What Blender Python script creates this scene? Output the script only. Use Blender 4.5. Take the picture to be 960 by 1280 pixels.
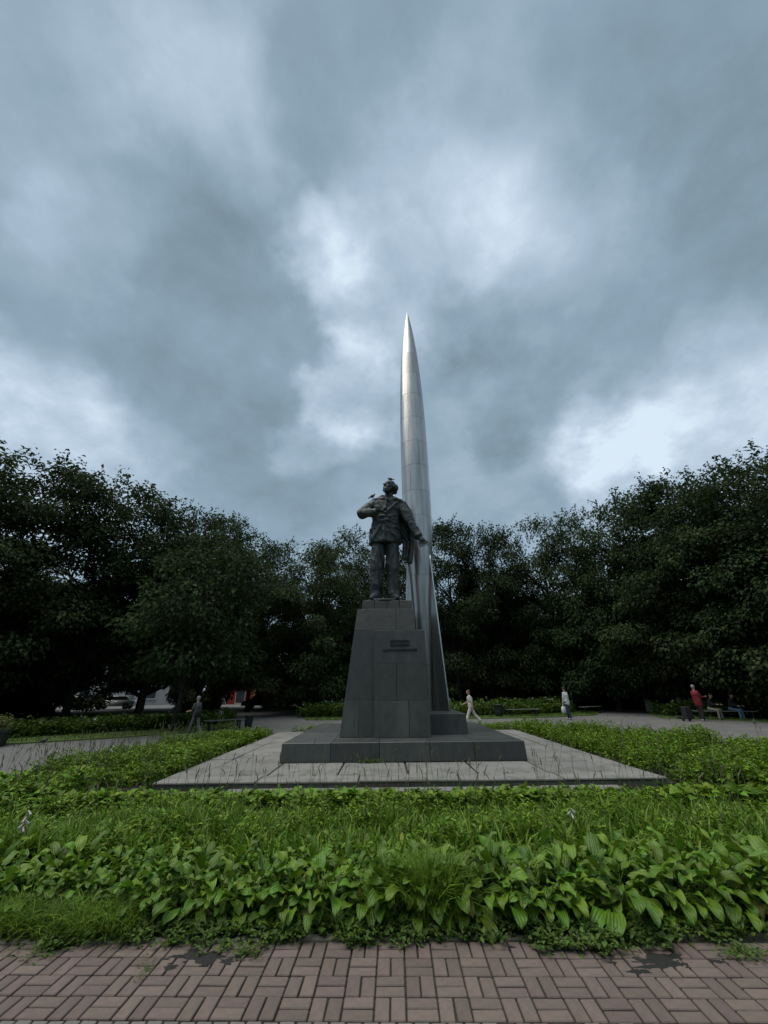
import bpy, bmesh, math, random
import numpy as np
from mathutils import Vector, Matrix, Euler
for o in list(bpy.data.objects): bpy.data.objects.remove(o)
SC = bpy.context.scene
COL = SC.collection
R_ = math.radians
random.seed(7); RNG = np.random.default_rng(11)

# ------------------------------------------------------------------ camera
PITCH, ROLL, EYE = R_(24.7), R_(0.6), 1.75
cd = bpy.data.cameras.new('camera'); cam = bpy.data.objects.new('camera', cd); COL.objects.link(cam)
cd.sensor_fit = 'VERTICAL'; cd.sensor_height = 36.0; cd.lens = 36.0*482/1280
cd.clip_start = 0.05; cd.clip_end = 6000
fw = Vector((0, math.cos(PITCH), math.sin(PITCH))); up0 = Vector((0, -math.sin(PITCH), math.cos(PITCH))); rx0 = Vector((1, 0, 0))
rt = rx0*math.cos(ROLL) - up0*math.sin(ROLL); up = rx0*math.sin(ROLL) + up0*math.cos(ROLL)
cam.matrix_world = Matrix(((rt.x, up.x, -fw.x, 0), (rt.y, up.y, -fw.y, 0), (rt.z, up.z, -fw.z, EYE), (0, 0, 0, 1)))
SC.camera = cam

# ------------------------------------------------------------------ world: heavy broken overcast
SUN_EL, SUN_AZ = R_(72), R_(262)          # azimuth measured from +Y towards +X
w = bpy.data.worlds.new('World'); SC.world = w; w.use_nodes = True
nt = w.node_tree; nt.nodes.clear(); NN = nt.nodes.new; LK = nt.links.new
def math_node(op, a=None, b=None, tree=None, clamp=False):
    t = tree or nt
    n = t.nodes.new('ShaderNodeMath'); n.operation = op; n.use_clamp = clamp
    for i, v in enumerate((a, b)):
        if v is None: continue
        if isinstance(v, (int, float)): n.inputs[i].default_value = v
        else: t.links.new(v, n.inputs[i])
    return n.outputs[0]
tc = NN('ShaderNodeTexCoord')
sep = NN('ShaderNodeSeparateXYZ'); LK(tc.outputs['Generated'], sep.inputs[0])
zc = math_node('ADD', math_node('MAXIMUM', sep.outputs['Z'], 0.0), 0.42)
cmb = NN('ShaderNodeCombineXYZ'); LK(math_node('DIVIDE', sep.outputs['X'], zc), cmb.inputs[0]); LK(math_node('DIVIDE', sep.outputs['Y'], zc), cmb.inputs[1])
cmb.inputs[2].default_value = 3.1
def noise(vec, scale, detail, rough, tree=nt, dist=0.0):
    n = tree.nodes.new('ShaderNodeTexNoise'); n.inputs['Scale'].default_value = scale; n.inputs['Detail'].default_value = detail
    n.inputs['Roughness'].default_value = rough; n.inputs['Distortion'].default_value = dist
    if vec is not None: tree.links.new(vec, n.inputs['Vector'])
    return n
nb = noise(cmb.outputs[0], 1.5, 5, 0.5, dist=0.1)
ns = noise(cmb.outputs[0], 4.4, 9, 0.60, dist=0.12)
nm = noise(cmb.outputs[0], 2.5, 8, 0.55, dist=0.15)
wn = noise(tc.outputs['Generated'], 3.4, 5, 0.55)
vs = NN('ShaderNodeVectorMath'); vs.operation = 'SUBTRACT'; LK(wn.outputs['Color'], vs.inputs[0]); vs.inputs[1].default_value = (.5, .5, .5)
vm = NN('ShaderNodeVectorMath'); vm.operation = 'SCALE'; LK(vs.outputs[0], vm.inputs[0]); vm.inputs['Scale'].default_value = 0.42
va = NN('ShaderNodeVectorMath'); va.operation = 'ADD'; LK(tc.outputs['Generated'], va.inputs[0]); LK(vm.outputs[0], va.inputs[1])
vn = NN('ShaderNodeVectorMath'); vn.operation = 'NORMALIZE'; LK(va.outputs[0], vn.inputs[0])
val = math_node('ADD', 0.37, math_node('MULTIPLY', math_node('SUBTRACT', nb.outputs[0], 0.5), 0.35))
val = math_node('ADD', val, math_node('MULTIPLY', math_node('SUBTRACT', ns.outputs[0], 0.5), 0.52))
val = math_node('ADD', val, math_node('MULTIPLY', math_node('SUBTRACT', nm.outputs[0], 0.5), 0.60))
# thin spots (bright) and thick bellies (dark) of this cloud deck, as directions in the sky
CLOUDS = [((-.079, .511, .856), 10, .30), ((.072, .466, .882), 14, .22), ((.259, .441, .859), 14, .19), ((.379, .456, .805), 10, .14),
          ((-.279, .306, .910), 11, .20), ((-.336, .258, .906), 10, .08), ((-.501, .42, .757), 9, .18), ((-.076, .741, .668), 9, .34), ((-.02, .63, .77), 10, .22),
          ((-.179, .813, .553), 9, .32), ((.499, .72, .482), 10, .30), ((.411, .747, .523), 8, .20), ((.585, .66, .47), 10, .22), ((.46, .77, .44), 7, .14), ((-.68, .61, .40), 16, .42),
          ((.644, .583, .496), 12, .28), ((-.522, .232, .821), 12, .08), ((.80, .45, .38), 14, .15),
          ((-.365, .545, .755), 18, -.20), ((.036, .311, .95), 16, -.16), ((.515, .434, .739), 20, -.17), ((.271, .729, .628), 11, -.26),
          ((-.295, .83, .472), 15, -.18), ((.502, .28, .818), 18, -.10), ((.227, .65, .725), 8, -.12), ((-.25, .42, .87), 9, -.12), ((.30, .86, .41), 12, -.10)]
blob = None
for d, deg, amp in CLOUDS:
    dv = Vector(d).normalized()
    dp = NN('ShaderNodeVectorMath'); dp.operation = 'DOT_PRODUCT'; LK(vn.outputs[0], dp.inputs[0]); dp.inputs[1].default_value = dv
    mr = NN('ShaderNodeMapRange'); mr.interpolation_type = 'SMOOTHERSTEP'; LK(dp.outputs['Value'], mr.inputs['Value'])
    mr.inputs['From Min'].default_value = math.cos(R_(deg)); mr.inputs['From Max'].default_value = 1.0; mr.inputs['To Min'].default_value = 0; mr.inputs['To Max'].default_value = amp
    blob = mr.outputs[0] if blob is None else math_node('ADD', blob, mr.outputs[0])
brk = noise(cmb.outputs[0], 6.0, 9, .62, dist=.12)
val = math_node('ADD', val, math_node('MULTIPLY', blob, math_node('ADD', -.35, math_node('MULTIPLY', brk.outputs[0], 2.6))))
ramp = NN('ShaderNodeValToRGB'); LK(val, ramp.inputs[0])
cr = ramp.color_ramp; cr.elements[0].position = 0.0; cr.elements[0].color = (.118, .166, .202, 1); cr.elements[1].position = 1.0; cr.elements[1].color = (.44, .515, .585, 1)
for p, c in ((.28, (.162, .228, .282, 1)), (.52, (.240, .312, .380, 1)), (.76, (.325, .400, .480, 1))):
    e = cr.elements.new(p); e.color = c
sky = NN('ShaderNodeTexSky'); sky.sky_type = 'NISHITA'; sky.sun_disc = False; sky.sun_elevation = SUN_EL; sky.sun_rotation = SUN_AZ
bg1 = NN('ShaderNodeBackground'); LK(sky.outputs[0], bg1.inputs[0]); bg1.inputs[1].default_value = 0.05
bg2 = NN('ShaderNodeBackground'); LK(ramp.outputs[0], bg2.inputs[0]); bg2.inputs[1].default_value = 1.0
mx = NN('ShaderNodeMixShader'); mx.inputs[0].default_value = 0.94; LK(bg1.outputs[0], mx.inputs[1]); LK(bg2.outputs[0], mx.inputs[2])
wo = NN('ShaderNodeOutputWorld'); LK(mx.outputs[0], wo.inputs[0])

# ------------------------------------------------------------------ sun behind the clouds
sl = bpy.data.lights.new('sun', 'SUN'); sl.energy = 1.5; sl.angle = R_(60); sl.color = (1.0, .94, .84)
so = bpy.data.objects.new('sun', sl); COL.objects.link(so)
sd = Vector((math.sin(SUN_AZ)*math.cos(SUN_EL), math.cos(SUN_AZ)*math.cos(SUN_EL), math.sin(SUN_EL)))
so.rotation_euler = (-sd).to_track_quat('-Z', 'Y').to_euler()
SC.view_settings.view_transform = 'Standard'; SC.view_settings.look = 'None'; SC.view_settings.exposure = 0.75; SC.view_settings.gamma = 1
SC.view_settings.use_curve_mapping = False
SC.render.engine = 'CYCLES'; SC.cycles.max_bounces = 6; SC.cycles.transparent_max_bounces = 4

# ------------------------------------------------------------------ materials
MATS = {}
def mat(name, c1, c2=None, scale=8, rough=.7, metal=0, bump=0, bscale=None, objvar=0, island=0, transl=0, spec=.5, c3=None, c3amt=.5, detail=6, coord='Object', stretch=None):
    if name in MATS: return MATS[name]
    m = bpy.data.materials.new(name); m.use_nodes = True; t = m.node_tree; b = t.nodes['Principled BSDF']
    b.inputs['Roughness'].default_value = rough; b.inputs['Metallic'].default_value = metal; b.inputs['Specular IOR Level'].default_value = spec
    tcn = t.nodes.new('ShaderNodeTexCoord'); vec = tcn.outputs[coord]
    if stretch:
        mp = t.nodes.new('ShaderNodeMapping'); mp.inputs['Scale'].default_value = stretch; t.links.new(vec, mp.inputs[0]); vec = mp.outputs[0]
    c2 = c2 or tuple(x*.7 for x in c1)
    n = noise(vec, scale, detail, .6, t)
    r = t.nodes.new('ShaderNodeMapRange'); t.links.new(n.outputs[0], r.inputs[0]); r.inputs[1].default_value = .32; r.inputs[2].default_value = .68
    mixn = t.nodes.new('ShaderNodeMix'); mixn.data_type = 'RGBA'; t.links.new(r.outputs[0], mixn.inputs[0])
    mixn.inputs[6].default_value = (*c1, 1); mixn.inputs[7].default_value = (*c2, 1); col = mixn.outputs[2]
    if c3:
        n3 = noise(vec, scale*.23, 4, .6, t)
        r3 = t.nodes.new('ShaderNodeMapRange'); t.links.new(n3.outputs[0], r3.inputs[0]); r3.inputs[1].default_value = .5; r3.inputs[2].default_value = .72; r3.inputs[4].default_value = c3amt
        m3 = t.nodes.new('ShaderNodeMix'); m3.data_type = 'RGBA'; t.links.new(r3.outputs[0], m3.inputs[0]); t.links.new(col, m3.inputs[6]); m3.inputs[7].default_value = (*c3, 1); col = m3.outputs[2]
    for amt, kind in ((objvar, 'o'), (island, 'i')):
        if not amt: continue
        if kind == 'o': oi = t.nodes.new('ShaderNodeObjectInfo'); rnd = oi.outputs['Random']
        else: oi = t.nodes.new('ShaderNodeNewGeometry'); rnd = oi.outputs['Random Per Island']
        hs = t.nodes.new('ShaderNodeHueSaturation'); t.links.new(col, hs.inputs['Color'])
        mv = t.nodes.new('ShaderNodeMapRange'); t.links.new(rnd, mv.inputs[0]); mv.inputs[3].default_value = 1-amt; mv.inputs[4].default_value = 1+amt
        t.links.new(mv.outputs[0], hs.inputs['Value'])
        mh = t.nodes.new('ShaderNodeMapRange'); wn_ = t.nodes.new('ShaderNodeTexWhiteNoise'); wn_.noise_dimensions = '1D'; t.links.new(rnd, wn_.inputs['W'])
        t.links.new(wn_.outputs['Value'], mh.inputs[0]); mh.inputs[3].default_value = .5-.030*min(1, amt*2.2); mh.inputs[4].default_value = .5+.018*min(1, amt*2.2); t.links.new(mh.outputs[0], hs.inputs['Hue'])
        col = hs.outputs[0]
    t.links.new(col, b.inputs['Base Color'])
    if bump:
        nb_ = noise(vec, bscale or scale*4, 6, .65, t); bp = t.nodes.new('ShaderNodeBump'); bp.inputs['Strength'].default_value = bump; bp.inputs['Distance'].default_value = .02
        t.links.new(nb_.outputs[0], bp.inputs['Height']); t.links.new(bp.outputs[0], b.inputs['Normal'])
    if transl:
        out = t.nodes['Material Output']; tr = t.nodes.new('ShaderNodeBsdfTranslucent'); t.links.new(col, tr.inputs[0])
        ms = t.nodes.new('ShaderNodeMixShader'); ms.inputs[0].default_value = transl; t.links.new(b.outputs[0], ms.inputs[1]); t.links.new(tr.outputs[0], ms.inputs[2]); t.links.new(ms.outputs[0], out.inputs[0])
    MATS[name] = m; return m
M_asphalt = mat('asphalt', (.150, .148, .145), (.105, .104, .102), 3, .92, bump=.25, bscale=60, c3=(.19, .185, .175), c3amt=.6, coord='Object')
M_ground = mat('soil_ground', (.030, .040, .016), (.018, .020, .011), 2, .95, bump=.4)
M_lawn = mat('lawn_turf', (.095, .150, .026), (.058, .100, .018), 3, .95, bump=.6, bscale=40, c3=(.10, .105, .035), c3amt=.4)
M_soil = mat('bed_soil', (.030, .025, .016), (.018, .016, .010), 12, .95, bump=.6)
M_damp = mat('damp_soil', (.018, .017, .014), (.010, .010, .008), 25, .75, bump=.7)
M_sand = mat('joint_sand', (.062, .056, .042), (.034, .036, .022), 14, .95, bump=.5)
M_brick = mat('brick_clay', (.180, .132, .110), (.134, .102, .088), 22, .85, bump=.35, bscale=160, objvar=.17, c3=(.132, .116, .102), c3amt=.7)
M_brickg = mat('brick_grey', (.178, .163, .148), (.140, .128, .118), 22, .85, bump=.35, bscale=160, objvar=.14, c3=(.22, .17, .15), c3amt=.6)
M_kerb = mat('kerb_concrete', (.165, .150, .122), (.100, .095, .070), 10, .9, bump=.4, objvar=.1, c3=(.07, .09, .03), c3amt=.7)
M_slab = mat('paving_concrete', (.235, .228, .212), (.178, .174, .160), 5, .85, bump=.3, bscale=50, objvar=.10, c3=(.105, .106, .092), c3amt=.9)
M_riser = mat('dark_riser_stone', (.085, .088, .078), (.050, .053, .045), 6, .9, bump=.3, objvar=.15, c3=(.045, .055, .03), c3amt=.7)  # riser stone, darker and greener than the slabs
M_granite = mat('grey_granite', (.072, .075, .072), (.048, .052, .050), 7, .42, bump=.06, bscale=220, objvar=.22, stretch=(1, 1, .4), c3=(.100, .103, .098), c3amt=.75, detail=10)
M_granite_top = mat('grey_granite_weathered', (.085, .080, .070), (.055, .055, .050), 9, .5, bump=.08, bscale=180, objvar=.12, c3=(.11, .10, .085), c3amt=.7, detail=10)
M_letter = mat('dark_letter_bronze', (.012, .015, .015), (.008, .010, .010), 20, .5, metal=.3)
M_bronze = mat('patinated_bronze', (.042, .050, .047), (.023, .029, .028), 3.5, .52, metal=.35, bump=.2, bscale=16, c3=(.066, .078, .075), c3amt=.6, detail=8)
M_steel = mat('brushed_steel', (.49, .478, .46), (.36, .352, .34), 2.2, .32, metal=1, bump=.14, bscale=3.2, objvar=.10, stretch=(6, 6, .35), c3=(.24, .24, .24), c3amt=.7)
M_steeld = mat('seam_steel', (.10, .10, .10), (.07, .07, .07), 4, .5, metal=.8)
M_steele = mat('fin_edge_steel', (.68, .68, .66), (.55, .55, .54), 4, .28, metal=1)
M_hosta = mat('hosta_leaf', (.138, .252, .020), (.088, .182, .016), 9, .38, bump=.25, bscale=28, objvar=.34, transl=.24, spec=.4)
M_blade = mat('blade_leaf', (.142, .250, .022), (.088, .176, .017), 5, .5, island=.5, transl=.28, spec=.3)
M_fleaf = mat('perennial_leaf', (.152, .262, .018), (.088, .176, .013), 5, .55, island=.55, transl=.26, spec=.3)
M_weed = mat('weed_leaf', (.090, .160, .026), (.058, .112, .018), 5, .6, island=.4, transl=.3, spec=.3)
M_seed = mat('seed_head', (.16, .15, .075), (.10, .10, .05), 6, .9, island=.35)
M_stem = mat('green_stem', (.085, .120, .030), (.060, .090, .022), 6, .7, island=.3)
M_white_petal = mat('white_petal', (.72, .72, .74), (.60, .58, .64), 8, .6, island=.15, transl=.3)
M_tree = mat('tree_leaf', (.050, .078, .032), (.034, .056, .024), .35, .8, island=.5, transl=.28, spec=.08, c3=(.068, .062, .032), c3amt=.5, objvar=.22)
M_bark = mat('bark', (.040, .034, .027), (.022, .019, .015), 6, .95, bump=.8, bscale=14, stretch=(3, 3, .6))
M_plank = mat('bench_plank', (.150, .165, .130), (.110, .120, .095), 6, .75, bump=.2, objvar=.15, stretch=(1, 8, 8))
M_iron = mat('black_iron', (.018, .022, .021), (.012, .014, .014), 8, .5, metal=.2)
M_bin = mat('bin_green', (.016, .026, .022), (.012, .019, .016), 8, .6)
M_whitepost = mat('white_concrete', (.52, .52, .50), (.40, .40, .38), 6, .85, bump=.2)
def flat(name, c, rough=.8, metal=0): return mat(name, c, tuple(x*.78 for x in c), 9, rough, metal=metal, bump=.12, bscale=40)

# ------------------------------------------------------------------ helpers
def tag(o, label=None, cat=None, group=None, kind=None):
    if label: o['label'] = label
    if cat: o['category'] = cat
    if group: o['group'] = group
    if kind: o['kind'] = kind
    return o
def link(name, me, parent=None, loc=None):
    o = bpy.data.objects.new(name, me); COL.objects.link(o)
    if parent: o.parent = parent
    if loc is not None: o.location = loc
    return o
def empty(name, loc=(0, 0, 0), rz=0):
    o = bpy.data.objects.new(name, None); COL.objects.link(o); o.location = loc; o.rotation_euler = (0, 0, rz); o.empty_display_size = .2
    return o
def copy_tree(o, parent=None):
    c = o.copy(); COL.objects.link(c); c.parent = parent
    for ch in o.children: copy_tree(ch, c)
    return c
def pymesh(name, v, f, m=None, smooth=False):
    me = bpy.data.meshes.new(name); me.from_pydata([tuple(x) for x in v], [], [tuple(x) for x in f]); me.update()
    if m:
        for q in (m if isinstance(m, (list, tuple)) else [m]): me.materials.append(q)
    if smooth: me.polygons.foreach_set('use_smooth', [True]*len(me.polygons))
    return me
def npmesh(name, verts, faces, m, smooth=False, matidx=None):
    """verts (N,3), faces (M,k) all of one size"""
    verts = np.ascontiguousarray(verts, dtype=np.float32); faces = np.ascontiguousarray(faces, dtype=np.int32)
    me = bpy.data.meshes.new(name); k = faces.shape[1]
    me.vertices.add(len(verts)); me.vertices.foreach_set('co', verts.ravel())
    me.loops.add(faces.size); me.loops.foreach_set('vertex_index', faces.ravel())
    me.polygons.add(len(faces)); me.polygons.foreach_set('loop_start', np.arange(0, faces.size, k, dtype=np.int32))
    try: me.polygons.foreach_set('loop_total', np.full(len(faces), k, dtype=np.int32))
    except Exception: pass
    for q in (m if isinstance(m, (list, tuple)) else [m]): me.materials.append(q)
    if matidx is not None: me.polygons.foreach_set('material_index', matidx.astype(np.int32))
    if smooth: me.polygons.foreach_set('use_smooth', np.ones(len(faces), dtype=bool))
    me.update(calc_edges=True); me.validate(); return me
def hexmesh(name, c, m, bevel=.01, seg=1):
    """c: 8 corners, bottom 4 ccw then top 4 ccw"""
    bm = bmesh.new(); vs_ = [bm.verts.new(p) for p in c]
    for f in ((3, 2, 1, 0), (4, 5, 6, 7), (0, 1, 5, 4), (1, 2, 6, 5), (2, 3, 7, 6), (3, 0, 4, 7)): bm.faces.new([vs_[i] for i in f])
    if bevel: bmesh.ops.bevel(bm, geom=bm.edges[:], offset=bevel, segments=seg, affect='EDGES', profile=.5)
    bmesh.ops.recalc_face_normals(bm, faces=bm.faces[:])
    me = bpy.data.meshes.new(name); bm.to_mesh(me); bm.free(); me.materials.append(m); return me
def boxmesh(name, x0, x1, y0, y1, z0, z1, m, bevel=.008):
    return hexmesh(name, [(x0, y0, z0), (x1, y0, z0), (x1, y1, z0), (x0, y1, z0), (x0, y0, z1), (x1, y0, z1), (x1, y1, z1), (x0, y1, z1)], m, bevel)
def box(name, x0, x1, y0, y1, z0, z1, m, parent=None, bevel=.008): return link(name, boxmesh(name, x0, x1, y0, y1, z0, z1, m, bevel), parent)
def tube(path, radii, n=8, cap=True):
    path = [Vector(p) for p in path]; V = []; Fc = []
    for i, p in enumerate(path):
        d = (path[min(i+1, len(path)-1)] - path[max(i-1, 0)]).normalized()
        a = d.orthogonal().normalized() if i == 0 else (a - d*a.dot(d)).normalized()
        b = d.cross(a)
        for k in range(n):
            t = 2*math.pi*k/n; V.append(p + (a*math.cos(t) + b*math.sin(t))*radii[i])
    for i in range(len(path)-1):
        for k in range(n): Fc.append((i*n+k, i*n+(k+1) % n, (i+1)*n+(k+1) % n, (i+1)*n+k))
    if cap: Fc.append(tuple(range(n))[::-1]); Fc.append(tuple((len(path)-1)*n+k for k in range(n)))
    return V, Fc
class MB:
    def __init__(s): s.v = []; s.f = []
    def add(s, v, f): k = len(s.v); s.v += [tuple(x) for x in v]; s.f += [tuple(i+k for i in q) for q in f]; return s
    def tube(s, path, radii, n=8): return s.add(*tube(path, radii, n))
    def box(s, x0, x1, y0, y1, z0, z1):
        return s.add([(x0, y0, z0), (x1, y0, z0), (x1, y1, z0), (x0, y1, z0), (x0, y0, z1), (x1, y0, z1), (x1, y1, z1), (x0, y1, z1)],
                     [(3, 2, 1, 0), (4, 5, 6, 7), (0, 1, 5, 4), (1, 2, 6, 5), (2, 3, 7, 6), (3, 0, 4, 7)])
    def build(s, name, m, parent=None, smooth=False): return link(name, pymesh(name, s.v, s.f, m, smooth), parent)
def sheet(name, poly, z, m, thick=0):
    v = [(x, y, z) for x, y in poly]; n = len(v); f = [tuple(range(n))]
    if thick:
        v += [(x, y, z-thick) for x, y in poly]; f += [(i, i+n, (i+1) % n+n, (i+1) % n) for i in range(n)]
    me = pymesh(name, v, f, m); bm = bmesh.new(); bm.from_mesh(me); bmesh.ops.recalc_face_normals(bm, faces=bm.faces[:]); 
    bm.faces.ensure_lookup_table(); bm.to_mesh(me); bm.free()
    return link(name, me)
def in_poly(px, py, poly):
    c = np.zeros(len(px), bool); n = len(poly); j = n-1
    for i in range(n):
        xi, yi = poly[i]; xj, yj = poly[j]
        c ^= ((yi > py) != (yj > py)) & (px < (xj-xi)*(py-yi)/(yj-yi+1e-12)+xi); j = i
    return c
def norm(a): return a/np.maximum(np.linalg.norm(a, axis=-1, keepdims=True), 1e-9)
def leaf_arrays(p, d, L, W, shape='fold', droop=.25, up=None):
    """many leaves at once. p base (N,3), d direction (N,3) unit, L length, W width. returns verts, tris"""
    N = len(p); up = np.array([0, 0, 1.0]) if up is None else up
    s = norm(np.cross(d, np.broadcast_to(up, d.shape)) + RNG.normal(0, .25, d.shape)); n = norm(np.cross(s, d)); L = L[:, None]; W = W[:, None]
    if shape == 'fold':          # folded diamond
        tip = p + d*L - n*L*droop
        mid = p + d*L*.45
        v = np.stack([p, mid + s*W*.5 + n*W*.18, tip, mid - s*W*.5 + n*W*.18], 1)
        t = np.array([[0, 1, 2], [0, 2, 3]])
    elif shape == 'blade':       # long strap bent over
        m1 = p + d*L*.5; m2 = p + d*L*.82 - n*L*droop*.45; tip = p + d*L*.98 - n*L*droop*1.2
        v = np.stack([p - s*W*.3, p + s*W*.3, m1 - s*W*.5, m1 + s*W*.5, m2 - s*W*.32, m2 + s*W*.32, tip], 1)
        t = np.array([[0, 1, 3], [0, 3, 2], [2, 3, 5], [2, 5, 4], [4, 5, 6]])
    else:                        # 'oval' leaf, eight vertices
        a = p + d*L*.3; b = p + d*L*.68 - n*L*droop*.4; tip = p + d*L - n*L*droop
        v = np.stack([p, a - s*W*.46 + n*W*.14, a, a + s*W*.46 + n*W*.14, b - s*W*.40 + n*W*.12, b, b + s*W*.40 + n*W*.12, tip], 1)
        t = np.array([[0, 2, 1], [0, 3, 2], [1, 2, 5], [1, 5, 4], [2, 3, 6], [2, 6, 5], [4, 5, 7], [5, 6, 7]])
    k = v.shape[1]; f = (np.arange(N)*k)[:, None, None] + t[None]
    return v.reshape(-1, 3), f.reshape(-1, 3)
def merge(parts):
    V = []; Fs = []; k = 0
    for v, f in parts: V.append(v); Fs.append(f+k); k += len(v)
    return np.concatenate(V), np.concatenate(Fs)
def rdir(n, elo, ehi):
    az = RNG.uniform(0, 2*math.pi, n); el = R_(1)*RNG.uniform(elo, ehi, n)
    return np.stack([np.cos(az)*np.cos(el), np.sin(az)*np.cos(el), np.sin(el)], 1)

# ------------------------------------------------------------------ figures: overlapping limbs fused by a voxel remesh
def cap_prim(p0, p1, r0, r1, m=0): return ('c', np.array(p0, float), np.array(p1, float), r0, r1, m)
def ell_prim(c, r, m=0, rot=None): return ('e', np.array(c, float), np.array(r, float), (rot or Matrix.Identity(3)), 0, m)
def loft_prim(rings, m=0): return ('l', rings, None, None, None, m)       # rings: (cx,cy,z,rx,ry)
def sphere_rings(n=14, k=8):
    V = [(0, 0, -1)]; 
    for i in range(1, k):
        a = -math.pi/2 + math.pi*i/k
        for j in range(n): V.append((math.cos(a)*math.cos(2*math.pi*j/n), math.cos(a)*math.sin(2*math.pi*j/n), math.sin(a)))
    V.append((0, 0, 1)); Fc = [(0, 1+(j+1) % n, 1+j) for j in range(n)]
    for i in range(k-2):
        for j in range(n): Fc.append((1+i*n+j, 1+i*n+(j+1) % n, 1+(i+1)*n+(j+1) % n, 1+(i+1)*n+j))
    T = len(V)-1; Fc += [(T, T-n+j, T-n+(j+1) % n) for j in range(n)]
    return np.array(V), Fc
SPH_V, SPH_F = sphere_rings()
def prim_mesh(p, mb):
    if p[0] == 'c':
        _, a, b, r0, r1, m = p; d = b-a; L = np.linalg.norm(d)
        q = Vector((0, 0, 1)).rotation_difference(Vector(d if L > 1e-6 else (0, 0, 1))); Rm = np.array(q.to_matrix())
        v = np.where(SPH_V[:, 2:3] < -1e-6, SPH_V*r0, SPH_V*r1 + np.array([0, 0, L])); mb.add(v @ Rm.T + a, SPH_F)
    elif p[0] == 'e':
        mb.add((SPH_V*p[2]) @ np.array(p[3]).T + p[1], SPH_F)
    else:
        n = 24; V = []; Fc = []
        for cx, cy, z, rx, ry in p[1]:
            for k in range(n):
                t = 2*math.pi*k/n; V.append((cx+rx*math.cos(t), cy+ry*math.sin(t), z))
        for i in range(len(p[1])-1):
            for k in range(n): Fc.append((i*n+k, i*n+(k+1) % n, (i+1)*n+(k+1) % n, (i+1)*n+k))
        Fc.append(tuple(range(n))[::-1]); Fc.append(tuple((len(p[1])-1)*n+k for k in range(n))); mb.add(V, Fc)
def prim_dist(p, P):
    if p[0] == 'c':
        _, a, b, r0, r1, m = p; d = b-a; t = np.clip(((P-a) @ d)/max(d @ d, 1e-9), 0, 1)
        return np.linalg.norm(P-(a+t[:, None]*d), axis=1)-(r0+(r1-r0)*t)
    if p[0] == 'e':
        q = (P-p[1]) @ np.array(p[3]); return (np.linalg.norm(q/p[2], axis=1)-1)*p[2].min()
    z = P[:, 2]; rg = np.array(p[1]); out = np.full(len(P), 9.0)
    ok = (z > rg[:, 2].min()-.03) & (z < rg[:, 2].max()+.03); o = np.argsort(rg[:, 2])
    cx, cy, rx, ry = [np.interp(z, rg[o, 2], rg[o, i]) for i in (0, 1, 3, 4)]
    d = (np.hypot((P[:, 0]-cx)/rx, (P[:, 1]-cy)/ry)-1)*np.minimum(rx, ry); out[ok] = d[ok]; return out
def creases(me, amp, fx, fz, skew=0.0, zlo=-9, zhi=99, pw=2.0, seed=0):
    """ridged cloth folds pushed along the normals"""
    from mathutils import noise as mn
    nv = [v.normal.copy() for v in me.vertices]
    for v, n in zip(me.vertices, nv):
        if not zlo < v.co.z < zhi: continue
        c = v.co; q = mn.noise(Vector((c.x*fx+c.z*skew+seed, c.y*fx, c.z*fz+seed))); q2 = mn.noise(Vector((c.x*fx*2.1+seed, c.y*fx*2.1-c.z*skew, c.z*fz*2.3)))
        v.co = c + n*amp*((1-min(1, abs(q)*2.6))**pw-.3 + .45*((1-min(1, abs(q2)*2.6))**pw-.3))
    me.update(); return me
def fuse(name, prims, mats, voxel, smooth=3, disp=0, dscale=.3):
    mb = MB(); [prim_mesh(p, mb) for p in prims]
    o = link('temporary_figure', pymesh('t', mb.v, mb.f))
    r = o.modifiers.new('r', 'REMESH'); r.mode = 'VOXEL'; r.voxel_size = voxel; r.use_smooth_shade = True
    s = o.modifiers.new('s', 'SMOOTH'); s.iterations = smooth; s.factor = .5
    if disp:
        tx = bpy.data.textures.new('folds', 'CLOUDS'); tx.noise_scale = dscale; tx.noise_depth = 2
        dm = o.modifiers.new('d', 'DISPLACE'); dm.texture = tx; dm.strength = disp; dm.mid_level = .5; dm.texture_coords = 'LOCAL'
    bpy.context.view_layer.update(); dg = bpy.context.evaluated_depsgraph_get()
    me = bpy.data.meshes.new_from_object(o.evaluated_get(dg)); me.name = name; bpy.data.objects.remove(o)
    me.materials.clear(); [me.materials.append(m) for m in mats]
    if len(mats) > 1:
        c = np.empty(len(me.polygons)*3); me.polygons.foreach_get('center', c); c = c.reshape(-1, 3)
        D = np.stack([prim_dist(p, c) for p in prims]); idx = np.array([p[5] for p in prims])[D.argmin(0)]
        me.polygons.foreach_set('material_index', idx.astype(np.int32))
    me.polygons.foreach_set('use_smooth', np.ones(len(me.polygons), bool)); me.update(); return me

# ================================================================== SETTING
ground = sheet('ground', [(-2500, -600), (2500, -600), (2500, 4000), (-2500, 4000)], -.06, M_ground); tag(ground, 'dark park ground reaching out to the horizon under the trees', 'ground', kind='structure')
path = sheet('asphalt_path', [(-45, 1.0), (45, 1.0), (45, 70), (-60, 70), (-60, 30)], -.03, M_asphalt); tag(path, 'grey asphalt path circling the monument flower bed', 'path', kind='structure')
LAWNS = {'L': [(-44, 6), (-22, 13.2), (-17.0, 15.9), (-14.2, 17.0), (-11.3, 18.9), (-9.3, 21.0), (-7.9, 22.8), (-8.6, 25.5), (-15.0, 42), (-60, 42), (-60, 20)],
         'M': [(-5.2, 28.3), (0, 28.0), (5.8, 27.9), (11.0, 28.6), (14.5, 30.2), (16.5, 33.5), (19, 60), (-9, 60), (-8.0, 40)],
         'R': [(16.9, 26.9), (18.2, 25.6), (19.3, 24.9), (21.5, 22.2), (26, 17), (34, 12), (70, 12), (70, 60), (25, 60), (20.5, 35)]}
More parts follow.
